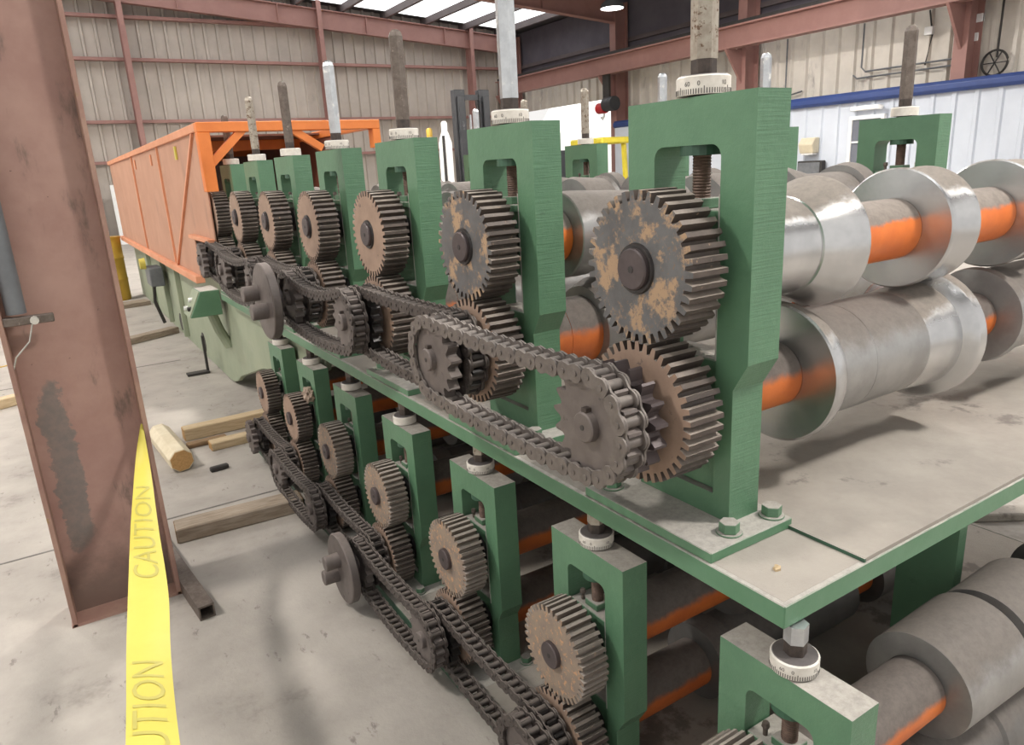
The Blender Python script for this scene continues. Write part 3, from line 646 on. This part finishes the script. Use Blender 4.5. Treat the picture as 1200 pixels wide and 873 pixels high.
# ------------------------------------------------------------------ lower deck
XL, LS, P_L, Y_L = 0.895, 0.834, 0.597, 0.735
ZLT = 0.440; ZLB = ZLT - 0.310*LS
where_l = ['nearest under the table corner', 'second under the upper table', 'third under the upper table', 'fourth under the upper table', 'third from the pale green base', 'second from the pale green base', 'nearest the pale green base']
lb = thing('lower_bed', 'dusty steel bed under the lower roll stands on the floor', 'machine bed', (0.86, 0.3, 0))
ob('bed_plate', md('bed_plate', box(0.02, 2.3, 0, 4.5, 0.03, 0.049), 'dust_top'), lb)
ob('front_rail', md('front_rail', box(0.0, 0.02, 0, 4.5, 0.0, 0.05), 'green_dark', bevel=0.002), lb)
ob('rear_rail', md('rear_rail', box(2.3, 2.32, 0, 4.5, 0.0, 0.05), 'green_dark', bevel=0.002), lb)
for k in range(7):
    y = Y_L + P_L*k
    z0 = ZLT - 0.468*LS
    stand('green lower roll stand %s' % where_l[k], (XL+0.13*LS, y-0.006, z0), LS, KL, 0.111 if k else 0.117, ['chrome', 'rod_pit', 'rod_pit', 'rod_rust', 'rod_rust', 'rod_rust', 'chrome'][k], 'lower roll stands', True, k < 3)
    t = thing('spur_gear', 'speckled rusty gear on lower stand %s' % where_l[k], 'gear', (XL, y, ZLT), group='lower big gears', scale=LS)
    ob('gear_wheel', GEAR['gear_speck' if k < 5 else 'gear_tan'], t, rot=(0.07*k+0.02, 0, 0)); h = ob('hub', HUB, t); ob('centre_hole', HUB_HOLE, h)
    t = thing('spur_gear', 'dark bottom gear behind chain at lower stand %s' % where_l[k], 'gear', (XL, y, ZLB), group='lower deck bottom gears', scale=LS)
    ob('gear_wheel', GEAR['gear_tan'], t, rot=(PI/NT + 0.07*k+0.02, 0, 0)); ob('hub_collar', COLLAR, t)
    t = thing('double_sprocket', 'oily double sprocket at lower stand %s' % where_l[k], 'sprocket', (XL, y, ZLB), group='lower double sprockets', scale=LS)
    for m_ in SPRK: ob('sprocket_plate', m_, t, rot=(0.09*k, 0, 0))
    h = ob('sprocket_hub', SHUB, t); ob('centre_hole', SHUB_HOLE, h)
    lt = [S(1.22, 1.74, 'orange_shaded', .086), Rl([(1.74, .12), (1.745, .150), (2.05, .158), (2.06, .15)], 'roll_dull' if k == 0 else 'roll_dark'), Rl([(2.06, .120), (2.10, .120)], 'roll_dark'), Rl([(2.10, .150), (2.38, .158), (2.40, .12)], 'roll_dull' if k == 0 else 'roll_dark'), S(2.40, 2.6, 'orange_shaded'), Rl([(2.6, .15), (3.0, .15)], 'roll_dark'), S(3.0, 3.3, 'orange_shaded')]
    lb_ = [S(1.22, 1.62, 'orange' if k == 0 else 'orange_shaded', .086), Rl([(1.62, .10), (1.625, .140), (1.72, .14), (1.74, .125), (2.05, .125), (2.06, .135), (2.42, .135)], 'roll_dark'), S(2.42, 2.6, 'orange_shaded'), Rl([(2.6, .13), (3.0, .13)], 'roll_dark'), S(3.0, 3.3, 'orange_shaded')]
    shaft('upper shaft of lower deck with long orange spacer, %s' % where_l[k], (XL, y, ZLT), LS, lt, 1.0, 3.4, 'lower roll shafts')
    shaft('bottom shaft of lower deck with long orange spacer, %s' % where_l[k], (XL, y, ZLB), LS, lb_, 0.87, 3.4, 'lower roll shafts')
for k in range(6):
    plane = k % 2
    chain('%s roller chain between %s lower stands from the near end' % ('outer' if plane == 0 else 'inner', CHN[k]), XL, Y_L+P_L*k, ZLB, P_L, LS, plane, 'chain', 0.015, 0.02)
coupling('grey coupling disc with two pins in front of lower chains', (0.712, Y_L+3*P_L, ZLB), 0.140, LS, ((0.050, -0.050), (0.0, 0.048)))

# ------------------------------------------------------------------ guarded far section
GX = 0.985
gd = thing('machine_guard', 'orange framed mesh guard over the far end of the machine', 'guard', (GX, 5.45, 0.88))
def gb(name, x0, x1, y0, y1, z0, z1, m_, bev=0.004): return ob(name, md(name, box(x0-GX, x1-GX, y0-5.45, y1-5.45, z0-0.88, z1-0.88), m_, bevel=bev), gd)
GT = 2.05
pan = [(5.46, 1.27), (6.32, 1.26), (6.32, 0.93), (12.9, 0.93), (12.9, GT-0.02), (5.46, GT-0.02)]
ob('side_panel', md('side_panel', prism([(a-5.45, b_-0.88) for a, b_ in pan], -0.008, 0.0), 'guard'), gd)
gb('bottom_rail', GX-0.05, GX+0.02, 6.32, 12.95, 0.88, 0.94, 'orange_faded')
gb('top_rail', GX-0.03, GX+0.05, 5.45, 12.95, GT-0.055, GT, 'orange_faded')
gb('near_post', GX-0.03, GX+0.05, 5.36, 5.45, 1.60, GT-0.065, 'orange_frame')
gb('cutout_flange', GX-0.05, GX+0.01, 5.50, 6.33, 1.245, 1.275, 'orange_faded')
gb('top_beam', GX-0.03, 2.25, 5.36, 5.45, GT-0.065, GT, 'orange_frame')
gb('far_post', 2.19, 2.25, 5.36, 5.45, GT-0.20, GT-0.065, 'orange_frame')
gb('far_top_rail', 2.19, 2.25, 5.45, 12.95, GT-0.06, GT, 'orange_frame')
gb('end_beam', GX+0.05, 2.19, 12.85, 12.95, GT-0.16, GT-0.06, 'orange_frame')
gb('far_side_panel', 2.21, 2.22, 6.2, 12.9, 1.0, GT-0.06, 'guard_in', 0)
gb('roof_panel', GX+0.05, 2.19, 6.6, 12.85, GT-0.03, GT-0.015, 'guard_in', 0)
for y in (7.2, 8.9, 10.6): gb('roof_beam', GX+0.05, 2.19, y, y+0.06, GT-0.12, GT-0.03, 'orange_frame')
for a, b_ in (((GX+0.03, 5.39, 1.78), (GX+0.27, 5.40, GT-0.05)), ((1.60, 5.40, GT-0.06), (1.80, 5.40, 1.86))):
    ob('knee_brace', md('knee_brace', bar((a[0]-GX, a[1]-5.45, a[2]-0.88), (b_[0]-GX, b_[1]-5.45, b_[2]-0.88), 0.05, 0.05), 'orange_frame'), gd)
for y0, z0, y1, z1 in ((7.52, 0.95, 7.50, 2.0), (7.42, 0.95, 5.62, 2.0), (9.7, 0.95, 9.7, 2.0)):
    ob('panel_rib', md('panel_rib', bar((-0.016, y0-5.45, z0-0.88), (-0.016, y1-5.45, z1-0.88), 0.02, 0.025), 'orange_faded'), gd)
for y in (6.45, 8.0, 9.4): ob('tag', md('tag', box(-0.022, -0.010, y-5.45, y-5.45+0.06, GT-0.20-0.88, GT-0.10-0.88), 'yellow' if y < 7 else 'orange_faded'), gd)

bs = thing('mill_pedestal', 'pale green fabricated pedestal under the orange guard', 'pedestal', (1.10, 5.0, 0))
poly = [(13.0, 0.0), (6.75, 0.0), (6.45, 0.0), (6.30, 0.02), (6.15, 0.06), (6.0, 0.13), (5.2, 0.36), (3.7, 0.66), (3.6, 0.81), (4.6, 0.81), (5.0, 0.825), (5.3, 0.86), (5.75, 0.90), (13.0, 0.90)]
ob('side_plate', md('side_plate', prism([(a-5.0, b_) for a, b_ in poly], 0.0, 0.04), 'green_old', bevel=0.006), bs)
ob('top_plate', md('top_plate', box(0.0, 1.35, 0.75, 8.0, 0.88, 0.905), 'green_old'), bs)
ob('end_plate', md('end_plate', box(0.04, 1.35, 1.55, 1.60, 0.0, 0.88), 'green_old'), bs)
ob('far_side_plate', md('far_side_plate', box(1.31, 1.35, 1.60, 8.0, 0.0, 0.88), 'green_old'), bs)
for y in (3.5, 4.6, 6.0): ob('stiffener', md('stiffener', box(-0.05, 0.0, y, y+0.05, 0.05, 0.86), 'green_old', bevel=0.004), bs)
for y in (2.6, 4.0): ob('lifting_hole', md('lifting_hole', lathe([(-0.004, 0.10), (0.004, 0.10)], 20, 'X', (y, 0.14)), 'ink'), bs)
t = thing('control_console', 'small sloping green control box on the pale base', 'console', (0.93, 6.15, 0.45))
ob('box_body', md('box_body', prism([(0.12, 0.40), (0.12, 0.20), (-0.12, 0.20), (-0.02, 0.40)], -0.10, 0.22, 'Y'), 'green', bevel=0.004), t)
ob('face_plate', md('face_plate', prism([(-0.125, 0.205), (-0.03, 0.395), (-0.022, 0.39), (-0.117, 0.20)], -0.08, 0.20, 'Y'), 'green_old'), t)
for y, z in ((0.0, 0.26), (0.08, 0.32), (0.14, 0.25)): ob('push_button', md('push_button', lathe([(-0.03-(0.40-z)*0.5-0.02, 0.018), (-0.03-(0.40-z)*0.5+0.02, 0.018)], 10, 'X', (y, z)), 'white' if y else 'dark'), t)
ob('support_pipe', md('support_pipe', tube([(0.06, 0.06, 0.20), (0.10, 0.06, 0.05), (0.16, 0.06, -0.10)], 0.04, 10), 'green_old'), t)
t = thing('foot_pedal', 'flat dark steel foot plate on floor by pale base', 'foot plate', (0.95, 6.9, 0))
ob('plate', md('plate', box(-0.14, 0.05, -0.05, 0.05, 0.0, 0.02), 'dark', bevel=0.003), t)
ob('upright', md('upright', box(0.03, 0.05, -0.02, 0.02, 0.02, 0.34), 'dark'), t)
t = thing('valve_box', 'grey electric box with yellow valve on pale base', 'box', (1.0, 9.6, 0.62))
ob('body', md('body', box(-0.10, 0.05, -0.2, 0.2, -0.1, 0.12), 'conduit', bevel=0.01), t)
ob('valve_wheel', md('valve_wheel', lathe([(-0.16, 0.06), (-0.10, 0.07)], 16, 'X', (0.05, 0.16)), 'yellow'), t)
ob('hose', md('hose', tube([(-0.05, 0, -0.1), (-0.07, 0.05, -0.3), (0.0, 0.1, -0.58)], 0.02), 'dark'), t)

# ------------------------------------------------------------------ near red column, conduit, tape
cl = thing('steel_column', 'big faded red steel column with dirty web in left foreground', 'column', (-0.01, 3.16, 0))
HT = 6.6
ob('web', md('web', box(-0.185, 0.180, 0.0, 0.018, 0.0, HT), 'red_steel'), cl)
ob('flange', md('flange', box(-0.202, -0.185, -0.10, 0.11, 0.0, HT), 'red_edge', bevel=0.002), cl)
ob('flange', md('flange', box(0.180, 0.197, -0.10, 0.11, 0.0, HT), 'red_edge', bevel=0.002), cl)
ob('base_plate', md('base_plate', box(-0.206, 0.201, -0.10, 0.12, 0.0, 0.012), 'red_edge'), cl)
t = thing('conduit_pipe', 'grey conduit pipe clamped to the red column edge', 'pipe', (-0.15, 3.09, 1.25))
ob('pipe', md('pipe', tube([(0, 0, 0.0), (0, 0, 4.9)], 0.032, 14), 'conduit', smooth=40), t)
ob('clamp_strut', md('clamp_strut', box(-0.045, 0.11, -0.03, 0.0, -0.04, -0.01), 'rod_rust', bevel=0.003), t)
ob('clamp_bolt', md('clamp_bolt', lathe([(-0.055, 0.014), (-0.02, 0.014)], 10, 'Y', (-0.025, 0.05)), 'bare'), t)
ob('wire', md('wire', tube([(0.04, -0.03, -0.04), (0.02, -0.03, -0.10), (-0.03, -0.03, -0.15), (-0.05, -0.02, -0.2)], 0.003, 6), 'bare'), t)
rows = [((0.162, 3.088, 0.755), (0.171, 3.083, 0.755)),
        ((0.126, 3.010, 0.674), (0.163, 2.987, 0.671)),
        ((0.096, 2.888, 0.618), (0.152, 2.852, 0.614)),
        ((0.043, 2.538, 0.571), (0.122, 2.488, 0.566)),
        ((-0.001, 2.137, 0.568), (0.094, 2.077, 0.562)),
        ((-0.032, 1.797, 0.589), (0.058, 1.740, 0.583)),
        ((-0.048, 1.519, 0.64), (0.037, 1.465, 0.635)), ((-0.060, 1.298, 0.688), (0.024, 1.245, 0.683)), ((-0.067, 1.136, 0.735), (0.017, 1.082, 0.730)), ((-0.075, 0.90, 0.80), (0.010, 0.85, 0.795)), ((-0.12, 0.10, 0.86), (-0.03, 0.06, 0.855)), ((-0.22, -1.4, 0.90), (-0.13, -1.42, 0.895)), ((-0.32, -3.6, 0.95), (-0.23, -3.62, 0.945))]
def tape_pt(u, v):
    """u along 0..1, v across 0..1 (Catmull-Rom between rows)"""
    n = len(rows)-1; q = min(max(u, 0), 0.9999)*n; i = int(q); f = q-i
    def row(j): j = min(max(j, 0), n); return Vector(rows[j][0]).lerp(Vector(rows[j][1]), v)
    p0, p1, p2, p3 = row(i-1), row(i), row(i+1), row(i+2)
    return 0.5*((2*p1) + (p2-p0)*f + (2*p0-5*p1+4*p2-p3)*f*f + (3*p1-p0-3*p2+p3)*f**3)
V, F = [], []; nu, nv = 96, 6
for i in range(nu+1):
    for j in range(nv+1):
        p = tape_pt(i/nu, j/nv); p.z += 0.006*math.sin(PI*j/nv); V.append(tuple(p))
o_ = len(V)
V += [(x, y, z-0.0012) for x, y, z in V]
for i in range(nu):
    for j in range(nv):
        a = i*(nv+1)+j; F.append((a, a+1, a+nv+2, a+nv+1)); F.append((a+o_, a+nv+1+o_, a+nv+2+o_, a+1+o_))
for i in range(nu):
    for j in (0, nv):
        a = i*(nv+1)+j; F.append((a, a+nv+1, a+nv+1+o_, a+o_))
t = thing('caution_tape', 'yellow caution tape stretched from the red column', 'tape', (0.18, 3.2, 0.69))
ob('ribbon', md('ribbon', ([(x-0.18, y-3.2, z-0.69) for x, y, z in V], F), 'yellow', smooth=60), t)
def tape_len():
    L = [0]; 
    for i in range(200): L.append(L[-1] + (tape_pt((i+1)/200, .5)-tape_pt(i/200, .5)).length)
    return L
TL = tape_len()
def u_at(s):
    for i in range(200):
        if TL[i+1] >= s: return (i + (s-TL[i])/(TL[i+1]-TL[i]))/200
    return 0.999
def s_at(u): q = u*200; i = int(q); return TL[i] + (q-i)*(TL[i+1]-TL[i])
WORD = 0.42*1.55
for s_end in (s_at(0.585*9/12), s_at(0.43*9/12)-WORD):
    def fn(x, y, s_end=s_end):
        v = 0.82 - y/0.062*0.66
        p = tape_pt(u_at(s_end + WORD - x*1.55), v); p.z += 0.006*math.sin(PI*v) + 0.0014
        return p - Vector((0.18, 3.2, 0.69))
    ob('tape_lettering', text_mesh('CAUTION', 0.094, fn, 'yellow_ink', 'tape_lettering'), t)

# ------------------------------------------------------------------ lumber and scraps on the floor
def plank(name, label, p0, p1, w_, h_, m_, cat='timber', endm=None):
    d = Vector(p1)-Vector(p0); L = d.length; a = math.atan2(d.y, d.x)
    t = thing(name, label, cat, p0, (0, 0, a))
    ob('board', md('board', box(0, L, -w_/2, w_/2, 0, h_), m_, bevel=0.006), t)
    if endm:
        for x in (-0.001, L-0.002): ob('sawn_end', md('sawn_end', box(x, x+0.003, -w_/2+.004, w_/2-.004, .004, h_-.004), endm), t)
    return t
t = thing('peeled_log', 'short peeled octagonal log lying on the concrete floor', 'log', (0.415, 4.50, 0.072), (0, 0, math.radians(94)))
ob('log_body', md('log_body', lathe([(0.0, 0.070), (0.006, 0.073), (0.62, 0.073), (0.625, 0.070)], 8, 'X', phase=0.3), 'log_bark', bevel=0.003), t)
ob('sawn_end', md('sawn_end', lathe([(-0.003, 0.064), (0.0, 0.066)], 8, 'X', phase=0.3), 'wood_end'), t)
plank('timber_post', 'long pale squared timber behind the other lumber', (0.51, 5.10, 0.0), (1.09, 5.12, 0.0), 0.10, 0.085, 'wood', endm='wood_end')
plank('timber_board', 'short pale board in front of the long timber', (0.62, 4.78, 0.0), (1.05, 4.80, 0.0), 0.09, 0.055, 'wood', endm='wood_end')
plank('timber_strip', 'thin brown strip between log and board', (0.50, 4.92, 0.0), (0.75, 4.93, 0.0), 0.07, 0.03, 'wood_brown')
plank('wood_block', 'small dark wooden block alone on the floor', (0.545, 4.38, 0.0), (0.65, 4.39, 0.0), 0.035, 0.03, 'dark', 'block')
plank('timber_beam', 'heavy dark grey timber beam running under the lower chains', (0.245, 3.60, 0.0), (0.85, 3.565, 0.0), 0.13, 0.075, 'wood_grey', endm='wood_brown')
t = thing('steel_channel', 'rusty open steel channel lying beside the red column', 'channel', (0.245, 2.80, 0.0), (0, 0, math.radians(96)))
ob('top_flange', md('top_flange', box(0, 0.95, -0.030, 0.030, 0.052, 0.060), 'rod_rust'), t)
ob('web', md('web', box(0, 0.95, 0.024, 0.030, 0.006, 0.052), 'rod_rust'), t)
ob('bottom_flange', md('bottom_flange', box(0, 0.95, -0.030, 0.030, 0.0, 0.006), 'rod_rust'), t)
ob('web', md('web', box(0, 0.95, -0.030, -0.024, 0.006, 0.052), 'rod_rust'), t)
plank('skid_beam', 'grey wooden skid beam on floor before pale base', (0.30, 8.75, 0.0), (1.04, 9.15, 0.0), 0.14, 0.07, 'wood_grey')
plank('skid_board', 'flat grey skid board by the yellow drum', (0.50, 11.7, 0.0), (1.04, 11.8, 0.0), 0.30, 0.06, 'wood_grey')
plank('timber_offcut', 'pale timber offcut on floor left of red column', (-1.05, 6.75, 0.0), (-0.47, 7.0, 0.0), 0.10, 0.08, 'wood', endm='wood_end')
plank('orange_strap', 'thin orange strip on the floor left of column', (-1.3, 8.35, 0.0), (-0.5, 8.75, 0.0), 0.03, 0.008, 'drum', 'strip')
t = thing('yellow_drum', 'mustard yellow drum standing beyond the red column', 'drum', (0.76, 12.6, 0.0))
ob('drum_body', md('drum_body', lathe([(0, 0.13), (0.02, 0.14), (0.3, 0.14), (0.31, 0.147), (0.33, 0.147), (0.34, 0.14), (0.62, 0.14), (0.63, 0.147), (0.65, 0.147), (0.66, 0.14), (0.93, 0.14), (0.95, 0.135)], 28, 'Z'), 'drum', smooth=40), t)
ob('drum_rim', md('drum_rim', lathe([(0.93, 0.148), (0.96, 0.148)], 28, 'Z'), 'drum'), t)
t = thing('ribbed_sheet', 'white ribbed sheet leaning at the back wall', 'sheet', (2.4, 25.1, 0.0))
ob('sheet', md('sheet', box(-0.6, 0.55, 0, 0.05, 0.0, 1.75), 'white'), t)
for x in (-0.35, 0.0, 0.3): ob('rib', md('rib', box(x, x+0.04, -0.03, 0, 0.02, 1.7), 'conduit'), t)

# ------------------------------------------------------------------ forklifts, cylinders and the lit doorway
t = thing('forklift', 'dark forklift with tall black mast behind the roll stands', 'forklift', (9.1, 16.0, 0))
for x in (-0.45, 0.22):
    m_ = ob('mast_rail', md('mast_rail', join(box(x-0.04, x+0.24, -0.10, 0.10, 0.1, 3.45), box(x+0.02, x+0.18, -0.18, -0.10, 0.1, 3.30)), 'black', bevel=0.01), t)
for z in (3.22, 2.2, 1.0): ob('cross_bar', md('cross_bar', box(-0.25, 0.22, -0.05, 0.05, z, z+0.12), 'black'), t)
ob('lift_cylinder', md('lift_cylinder', lathe([(0.1, 0.05), (2.3, 0.05), (2.3, 0.03), (2.9, 0.03)], 12, 'Z', (0.0, 0.08)), 'chrome'), t)
ob('mast_hose', md('mast_hose', tube([(0.08, -0.08, 3.2), (0.15, -0.1, 2.8), (0.12, -0.1, 1.6)], 0.025), 'dark'), t)
ob('body', md('body', prism([(0.3, 0.3), (0.3, 1.2), (1.1, 1.3), (2.2, 1.1), (2.3, 0.35)], -0.55, 0.65, 'X'), 'fork_yellow', bevel=0.03), t)
ob('carriage', md('carriage', box(-0.5, 0.5, -0.28, -0.18, 0.25, 0.75), 'black'), t)
for x in (-0.3, 0.22): ob('fork', md('fork', box(x, x+0.1, -1.2, -0.28, 0.06, 0.11), 'black'), t)
for x in (-0.62, 0.55):
    for y in (0.5, 1.9): ob('wheel', md('wheel', lathe([(x, 0.22), (x+0.03, 0.30), (x+0.15, 0.30), (x+0.18, 0.22)], 20, 'X', (y, 0.30)), 'black'), t)
for i, x in enumerate((7.98, 8.02)):
    t = thing('gas_cylinder', ['white gas cylinder with brass cap left of forklift', 'tall white cylinder right against the forklift mast'][i], 'cylinder', (x, 16.1 - 0.7*i, 0), group='white cylinders')
    ob('cylinder_body', md('cylinder_body', lathe([(0, 0.15), (2.15+0.1*i, 0.15), (2.35+0.1*i, 0.09), (2.42+0.1*i, 0.06)], 20, 'Z'), 'white', smooth=40), t)
    ob('cap', md('cap', lathe([(2.42+0.1*i, 0.07), (2.58+0.1*i, 0.07), (2.62+0.1*i, 0.04)], 12, 'Z'), 'drum' if i == 0 else 'white', smooth=40), t)
t = thing('hose_stand', 'thin dark pole between the white cylinders', 'pole', (7.90, 15.25, 0))
ob('pole', md('pole', tube([(0, 0, 0), (0, 0, 2.4)], 0.035), 'dark'), t)
ob('foot', md('foot', lathe([(0, 0.15), (0.04, 0.14)], 16, 'Z'), 'dark'), t)
t = thing('yellow_forklift', 'yellow forklift with open cab near the bright doorway', 'forklift', (14.0, 17.2, 0))
for x in (-0.42, 0.44):
    for y in (-0.6, 0.7): ob('cab_post', md('cab_post', bar((x, y, 1.0), (x*0.95, y*0.9, 2.2), 0.11, 0.11), 'fork_yellow'), t)
ob('cab_roof', md('cab_roof', box(-0.5, 0.52, -0.7, 0.8, 2.12, 2.30), 'fork_yellow', bevel=0.04), t)
ob('chassis', md('chassis', prism([(-1.0, 0.35), (-1.0, 1.0), (0.6, 1.05), (1.3, 1.35), (1.35, 0.4)], -0.45, 0.47, 'X'), 'fork_yellow', bevel=0.03), t)
ob('seat', md('seat', join(box(-0.3, 0.3, 0.0, 0.5, 1.05, 1.25), box(-0.3, 0.3, 0.45, 0.6, 1.2, 2.0)), 'black', bevel=0.03), t)
for x in (-0.62, 0.46):
    for y in (-0.6, 0.8): ob('wheel', md('wheel', lathe([(x, 0.25), (x+0.03, 0.34), (x+0.13, 0.34), (x+0.16, 0.25)], 20, 'X', (y, 0.34)), 'black'), t)
t = thing('engine_block', 'black engine assembly left of the yellow forklift', 'machine', (12.2, 16.9, 0))
ob('block', md('block', box(-0.5, 0.25, -0.3, 0.4, 0.5, 2.0), 'black', bevel=0.06), t)
ob('stand', md('stand', box(-0.6, 0.4, -0.4, 0.5, 0, 0.5), 'dark'), t)
ob('air_filter', md('air_filter', lathe([(1.9, 0.2), (2.25, 0.2)], 16, 'Z', (-0.1, 0)), 'black'), t)
t = thing('white_trailer', 'big white trailer outside the open doorway', 'trailer', (21.5, 19.0, 0))
ob('box_body', md('box_body', box(0, 2.4, 0, 12.5, 1.0, 3.05), 'white', bevel=0.03), t)
ob('tarp_roof', md('tarp_roof', prism([(0, 3.05), (2.4, 3.05), (2.4, 4.1), (0.9, 4.35)], 0, 12.5, 'Y'), 'white'), t)
for y in (1.5, 2.7, 7.8): ob('wheel', md('wheel', lathe([(0.1, 0.5), (0.4, 0.5)], 20, 'X', (y, 0.5)), 'black'), t)
t = thing('hanging_hoist', 'small red and black hoist hanging under the crane beam', 'hoist', (15.85, 19.15, 3.30))
ob('motor', md('motor', lathe([(0.02, 0.17), (0.36, 0.17)], 16, 'Y', (0.0, 0.0)), 'red', smooth=30), t)
ob('drum', md('drum', lathe([(-0.45, 0.22), (0.0, 0.22)], 16, 'Y', (0.1, 0.0)), 'black', smooth=30), t)
ob('trolley', md('trolley', box(-0.04, 0.04, -0.2, 0.1, 0.18, 0.98), 'dark'), t)
ob('hook', md('hook', tube([(0, 0.1, -0.15), (0, 0.1, -0.25), (0, 0.18, -0.33), (0, 0.25, -0.27)], 0.04), 'white'), t)

t = thing('metal_chip', 'tiny pale chip lying on the near table corner', 'chip', (1.092, 0.815, 0.8636))
ob('flake', md('flake', prism([(-0.010, -0.004), (0.002, -0.007), (0.011, 0.0), (0.004, 0.006), (-0.007, 0.005)], 0, 0.005, 'Z'), 'wood'), t)
ob('curl', md('curl', tube([(-0.008, 0.0, 0.006), (-0.004, 0.002, 0.011), (0.003, 0.0, 0.008)], 0.0015, 6), 'wood'), t)
bm = bmesh.new(); bmesh.ops.create_icosphere(bm, subdivisions=3, radius=0.05)
for v in bm.verts: v.co *= 1 + 0.35*math.sin(v.co.x*130 + 1.3)*math.sin(v.co.y*110)*math.sin(v.co.z*120 + 0.7) + random.uniform(-0.06, 0.06)
rm = bpy.data.meshes.new('rag'); bm.to_mesh(rm); bm.free(); rm.materials.append(M['rag'])
tag(ob('cloth_rag', rm, None, (0.985, Y_L+5*P_L-0.085, 0.575), scale=(0.6, 0.85, 0.8)), 'crumpled tan rag stuffed beside a lower roll stand gear', 'rag')
plank('white_plank', 'pale dusty plank on floor beyond the upper table', (3.0, 1.68, 0.0), (4.3, 0.75, 0.0), 0.09, 0.04, 'dust_top')
for i, (x, y, a_) in enumerate(((2.72, 1.32, 20), (2.80, 1.25, 75), (2.66, 1.22, 130))):
    t = thing('scrap_strip', ['thin dark scrap strip pointing along the floor', 'thin dark scrap strip crossing the others', 'short dark scrap strip nearest the table leg'][i], 'scrap', (x, y, 0.0 + 0.012*i), (0, 0, math.radians(a_)), group='scrap strips under the table')
    ob('strip', md('strip', box(-0.14, 0.14, -0.008, 0.008, 0.0, 0.01), 'dark'), t)
    ob('bent_end', md('bent_end', bar((0.14, 0, 0.005), (0.17, 0, 0.05), 0.016, 0.008), 'dark'), t)
